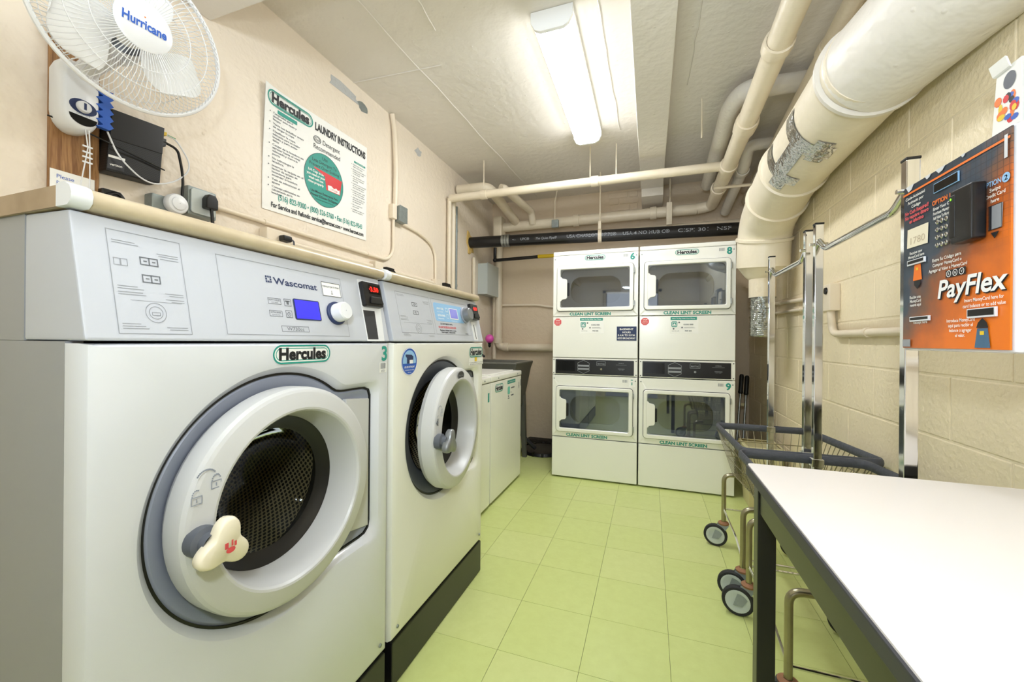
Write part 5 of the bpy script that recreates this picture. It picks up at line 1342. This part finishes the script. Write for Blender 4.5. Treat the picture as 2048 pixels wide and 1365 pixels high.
# ================================================================ wire laundry carts with hanging racks
def cart(ya, yb, lA, posts, label):
    """ya near end, yb far end of the rim; near end wider so that carts nest"""
    RZ = .645; BZ = .40
    t = thing('laundry_cart', label, 'cart', (.59, (ya + yb) / 2, 0), 'wire laundry carts')
    far = (.352, .775); near = (.372, .848)
    R4 = [Vector((near[0], ya, RZ)), Vector((near[1], ya, RZ)), Vector((far[1], yb, RZ)), Vector((far[0], yb, RZ))]
    B4 = [Vector((near[0] + .09, ya + .11, BZ)), Vector((near[1] - .09, ya + .11, BZ)), Vector((far[1] - .06, yb - .07, BZ)), Vector((far[0] + .07, yb - .07, BZ))]
    cp = []
    for i in range(4):
        a, b, c = R4[i - 1], R4[i], R4[(i + 1) % 4]
        for k in range(6):
            s = k / 5; p = b + (a - b).normalized() * .03; q = b + (c - b).normalized() * .03
            cp.append(p * (1 - s) ** 2 + b * 2 * s * (1 - s) + q * s * s)
    rim = MB().tube(cp, .0088, 10, closed=True)
    rim.v = [Vector((p.x, p.y, RZ + (p.z - RZ) * 2.0)) for p in rim.v]
    rim.build('bumper_rim', 'bumper', t)
    bw = MB()
    for i in range(4):
        a, b = R4[i], R4[(i + 1) % 4]; c, d = B4[i], B4[(i + 1) % 4]
        n_ = max(8, int((b - a).length / .034))
        for k in range(n_ + 1):
            s = k / n_; bw.tube([a.lerp(b, s) - Z_ * .012, c.lerp(d, s)], .0017, 4, caps=False)
        for hz in (.30, .62, .97):
            p0, p1 = a.lerp(c, hz), b.lerp(d, hz); o_ = (p0 + p1) / 2 - (a + c) / 2
            bw.tube([p0, p1], .0026, 5, caps=False)
    for k in range(1, 16):
        s = k / 16; bw.tube([B4[0].lerp(B4[1], s), B4[3].lerp(B4[2], s)], .0021, 4, caps=False)
    for k in range(1, 12):
        s = k / 12; bw.tube([B4[0].lerp(B4[3], s), B4[1].lerp(B4[2], s)], .0017, 4, caps=False)
    bw.build('wire_basket', 'wire_brass', t)
    # bent tube legs, lower rails, casters
    for sx, nx in ((-1, 0), (1, 1)):
        for sy, yy in ((0, ya + .05), (1, yb - .03)):
            xb = (.385 if sx < 0 else (.80 if sy == 0 else .745))
            MB().tube(fillet([(xb + (-sx) * .075, yy, BZ - .012), (xb, yy, BZ - .014), (xb, yy, .135)], .045), .0115, 12).build('leg', 'wire_brass', t)
            ca = MB().lathe([(.026, 0), (.028, .008), (.020, .014), (.012, .016)], (xb, yy, .118), Z_, 20).build('caster', 'rust', t)
            off = Vector((-.040, -.006, 0))
            wc = Vector((xb, yy, .058)) + off
            wdir = Vector((.22, .975, 0)).normalized()
            for q in (-1, 1):
                cc = Vector((xb, yy, .120)) + wdir * q * .016
                cw_ = wc + wdir * q * .016
                sd = Vector((wdir.y, -wdir.x, 0))
                MB().loft([[cc - sd * .028, cc + sd * .028, cw_ + sd * .016 - Z_ * .014, cw_ - sd * .016 - Z_ * .014], [p + wdir * q * .002 for p in (cc - sd * .028, cc + sd * .028, cw_ + sd * .016 - Z_ * .014, cw_ - sd * .016 - Z_ * .014)]], True, True).build('fork_plate', 'galv', ca)
            MB().lathe([(.044, -.012), (.054, -.012), (.058, -.008), (.058, .008), (.054, .012), (.044, .012)], wc, wdir, 30).build('tyre', 'rubber', ca)
            MB().lathe([(.001, -.009), (.030, -.009), (.038, -.013), (.045, -.012), (.045, .012), (.038, .013), (.030, .009), (.001, .009)], wc, wdir, 30).build('wheel_hub', 'box_grey', ca)
    rl = MB()
    for sx, x0, x1 in ((-1, .385, .385), (1, .80, .745)):
        rl.tube(fillet([(x0, ya + .05, .165), (x0 - sx * .004, (ya + yb) / 2 - .05, .19), (x1, yb - .03, .20)], .05), .005, 7)
    rl.tube([(.385, ya + .05, .168), (.80, ya + .05, .168)], .005, 7); rl.tube([(.385, yb - .03, .20), (.745, yb - .03, .20)], .005, 7)
    rl.build('lower_rails', 'chrome', t)
    # hanging rack
    PZ = 1.555; PXc = .606
    for yy in posts:
        rp_ = MB().box((PXc - .014, yy - .0125, .42), (PXc + .014, yy + .0125, PZ)).build('rack_post', 'chrome', t, bevel=.003)
        MB().box((PXc - .015, yy - .0135, PZ - .001), (PXc + .015, yy + .0135, PZ + .006)).build('post_cap', 'black', rp_, bevel=.002)
        MB().tube([(PXc - .028, yy, PZ - .075), (PXc + .030, yy, PZ - .075)], .006, 8).build('bar_bolt', 'chrome', rp_)
        MB().box((PXc - .02, yy - .016, .63), (PXc + .02, yy + .016, .66)).build('rim_bracket', 'chrome', rp_, bevel=.002)
    y0_, y1_ = min(posts), max(posts); zb = PZ - .085
    MB().tube(fillet([(PXc, y0_, PZ - .06), (PXc, y0_ + .07, zb - .02), (PXc, y1_ - .07, zb - .02), (PXc, y1_, PZ - .06)], .02), .011, 12).build('hanging_bar', 'chrome', t)
    return t
cart(1.895, 2.445, 0, (1.925, 2.44), 'wire laundry cart with chrome rack standing next to the right dryer')
cart(1.300, 1.862, 0, (1.252, 1.822), 'wire laundry cart with chrome rack between the table and the other cart')

# ================================================================ corner things
# utility sink
sk = thing('utility_sink', 'dark grey plastic utility sink on legs in the far left corner', 'sink', (-1.36, 3.45, 0))
def sq(x0, x1, y0, y1, z): return [Vector((x0, y0, z)), Vector((x1, y0, z)), Vector((x1, y1, z)), Vector((x0, y1, z))]
MB().loft([sq(-1.56, -1.13, 3.26, 3.61, .50), sq(-1.63, -1.075, 3.20, 3.67, .85), sq(-1.645, -1.06, 3.18, 3.69, .90), sq(-1.645, -1.06, 3.18, 3.69, .915), sq(-1.60, -1.10, 3.22, 3.65, .915), sq(-1.54, -1.15, 3.28, 3.59, .54)], True, True).build('basin', 'sink_grey', sk, bevel=.008)
for x in (-1.60, -1.115):
    for y in (3.23, 3.62):
        c = Vector((x, y, 0)); d = Vector((.03 if x < -1.3 else -.03, .02 if y < 3.4 else -.02, .62))
        MB().loft([[c + Vector((a, b, 0)) for a, b in ((-.018, -.018), (.018, -.018), (.018, .018), (-.018, .018))], [c + d + Vector((a, b, 0)) for a, b in ((-.03, -.03), (.03, -.03), (.03, .03), (-.03, .03))]], True, True).build('leg', 'sink_grey', sk)
fc_ = MB().tube(fillet([(-1.62, 3.60, .90), (-1.62, 3.60, .965), (-1.55, 3.55, .975), (-1.50, 3.52, .95)], .03), .011, 10).build('faucet', 'charcoal', sk)
pk = thing('sponge_brush', 'pink round scrubber hanging by the thin pipe above the sink', 'scrubber', (-1.618, 3.93, 1.05))
MB().sphere((-1.618, 3.94, 1.122), .047, 20, 12).build('head', 'pink', pk)
MB().lathe([(.020, 0), (.014, -.02), (.016, -.03), (.010, -.05), (.001, -.052)], (-1.618, 3.94, 1.08), Z_, 14).build('handle', 'black', pk)
dp = thing('drain_cover', 'black round rubber mat lying on the floor by the sink', 'mat', (-1.02, 3.86, 0))
MB().lathe([(.001, .03), (.17, .035), (.20, .028), (.215, .004)], (-1.00, 3.86, 0), Z_, 30).build('disc', 'black', dp)
for k in range(14):
    a = 2 * PI * k / 14; c = Vector((-1.00 + .205 * math.cos(a), 3.86 + .205 * math.sin(a), .020))
    MB().obox(c, Vector((math.cos(a), math.sin(a), 0)) * .012, Vector((-math.sin(a), math.cos(a), 0)) * .012, Z_ * .020).build('tooth', 'black', dp, bevel=.003)
dt = MB().box((-1.25, 4.08, 0), (-.62, YB, .055)).build('dirt_curb', 'dirt', bevel=.02); tag(dt, 'dark crumbling strip along the foot of the far wall', 'debris')
mb = MB()
hos = MB().tube(fillet([(-1.25, 3.58, .46), (-1.22, 3.60, .30), (-1.12, 3.66, .16), (-1.05, 3.74, .06)], .08), .02, 10).build('drain_hose', 'charcoal'); tag(hos, 'dark drain hose running from the sink to the floor', 'hose')
# long handled tool behind the dryer
lh = thing('long_handled_tool', 'two slim grey poles with black grips leaning beside the right dryer', 'tool', (.74, 3.75, 0))
for q, (xt, zt) in enumerate(((.745, .835), (.785, .825))):
    top = Vector((xt, 3.86, zt)); bot = Vector((.665 + .05 * q, 3.70, .012)); dd = (bot - top).normalized()
    MB().cyl(top + dd * .15, bot, .009, 10).build('pole', 'zinc', lh)
    MB().lathe([(.001, 0), (.013, .004), (.018, .02), (.017, .14), (.019, .16), (.012, .17)], top, dd, 14).build('grip', 'black', lh)
MB().obox((.742, 3.82, .58), Vector((1, 0, 0)) * .034, Y_ * .010, Z_ * .014).build('crosspiece', 'bin_cream', lh, bevel=.003)
bn = thing('waste_bin', 'small cream plastic bin on the floor behind the far cart', 'bin', (.70, 3.05, 0))
def tap(x0, x1, y0, y1, z): return [Vector((x0, y0, z)), Vector((x1, y0, z)), Vector((x1, y1, z)), Vector((x0, y1, z))]
MB().loft([tap(.635, .80, 3.02, 3.22, 0), tap(.615, .82, 3.0, 3.24, .40), tap(.622, .813, 3.008, 3.232, .40), tap(.64, .795, 3.03, 3.21, .02)], True, True).build('body', 'bin_cream', bn, bevel=.004)
MB().loft([tap(.610, .825, 2.995, 3.245, .395), tap(.606, .829, 2.991, 3.249, .405), tap(.610, .825, 2.995, 3.245, .415), tap(.622, .813, 3.008, 3.232, .413)], False, False).build('rim', 'bin_cream', bn)

# joined fine print counts as stuff
for o_ in bpy.data.objects:
    if o_.name.split('.')[0] in ('instruction_lettering', 'small_lettering', 'overlay_lettering', 'headline_lettering', 'step_print', 'sheet_lettering', 'sticker_lettering', 'disc_lettering', 'pipe_lettering', 'cup_lettering', 'button_lettering', 'panel_lettering'):
        o_['kind'] = 'stuff'
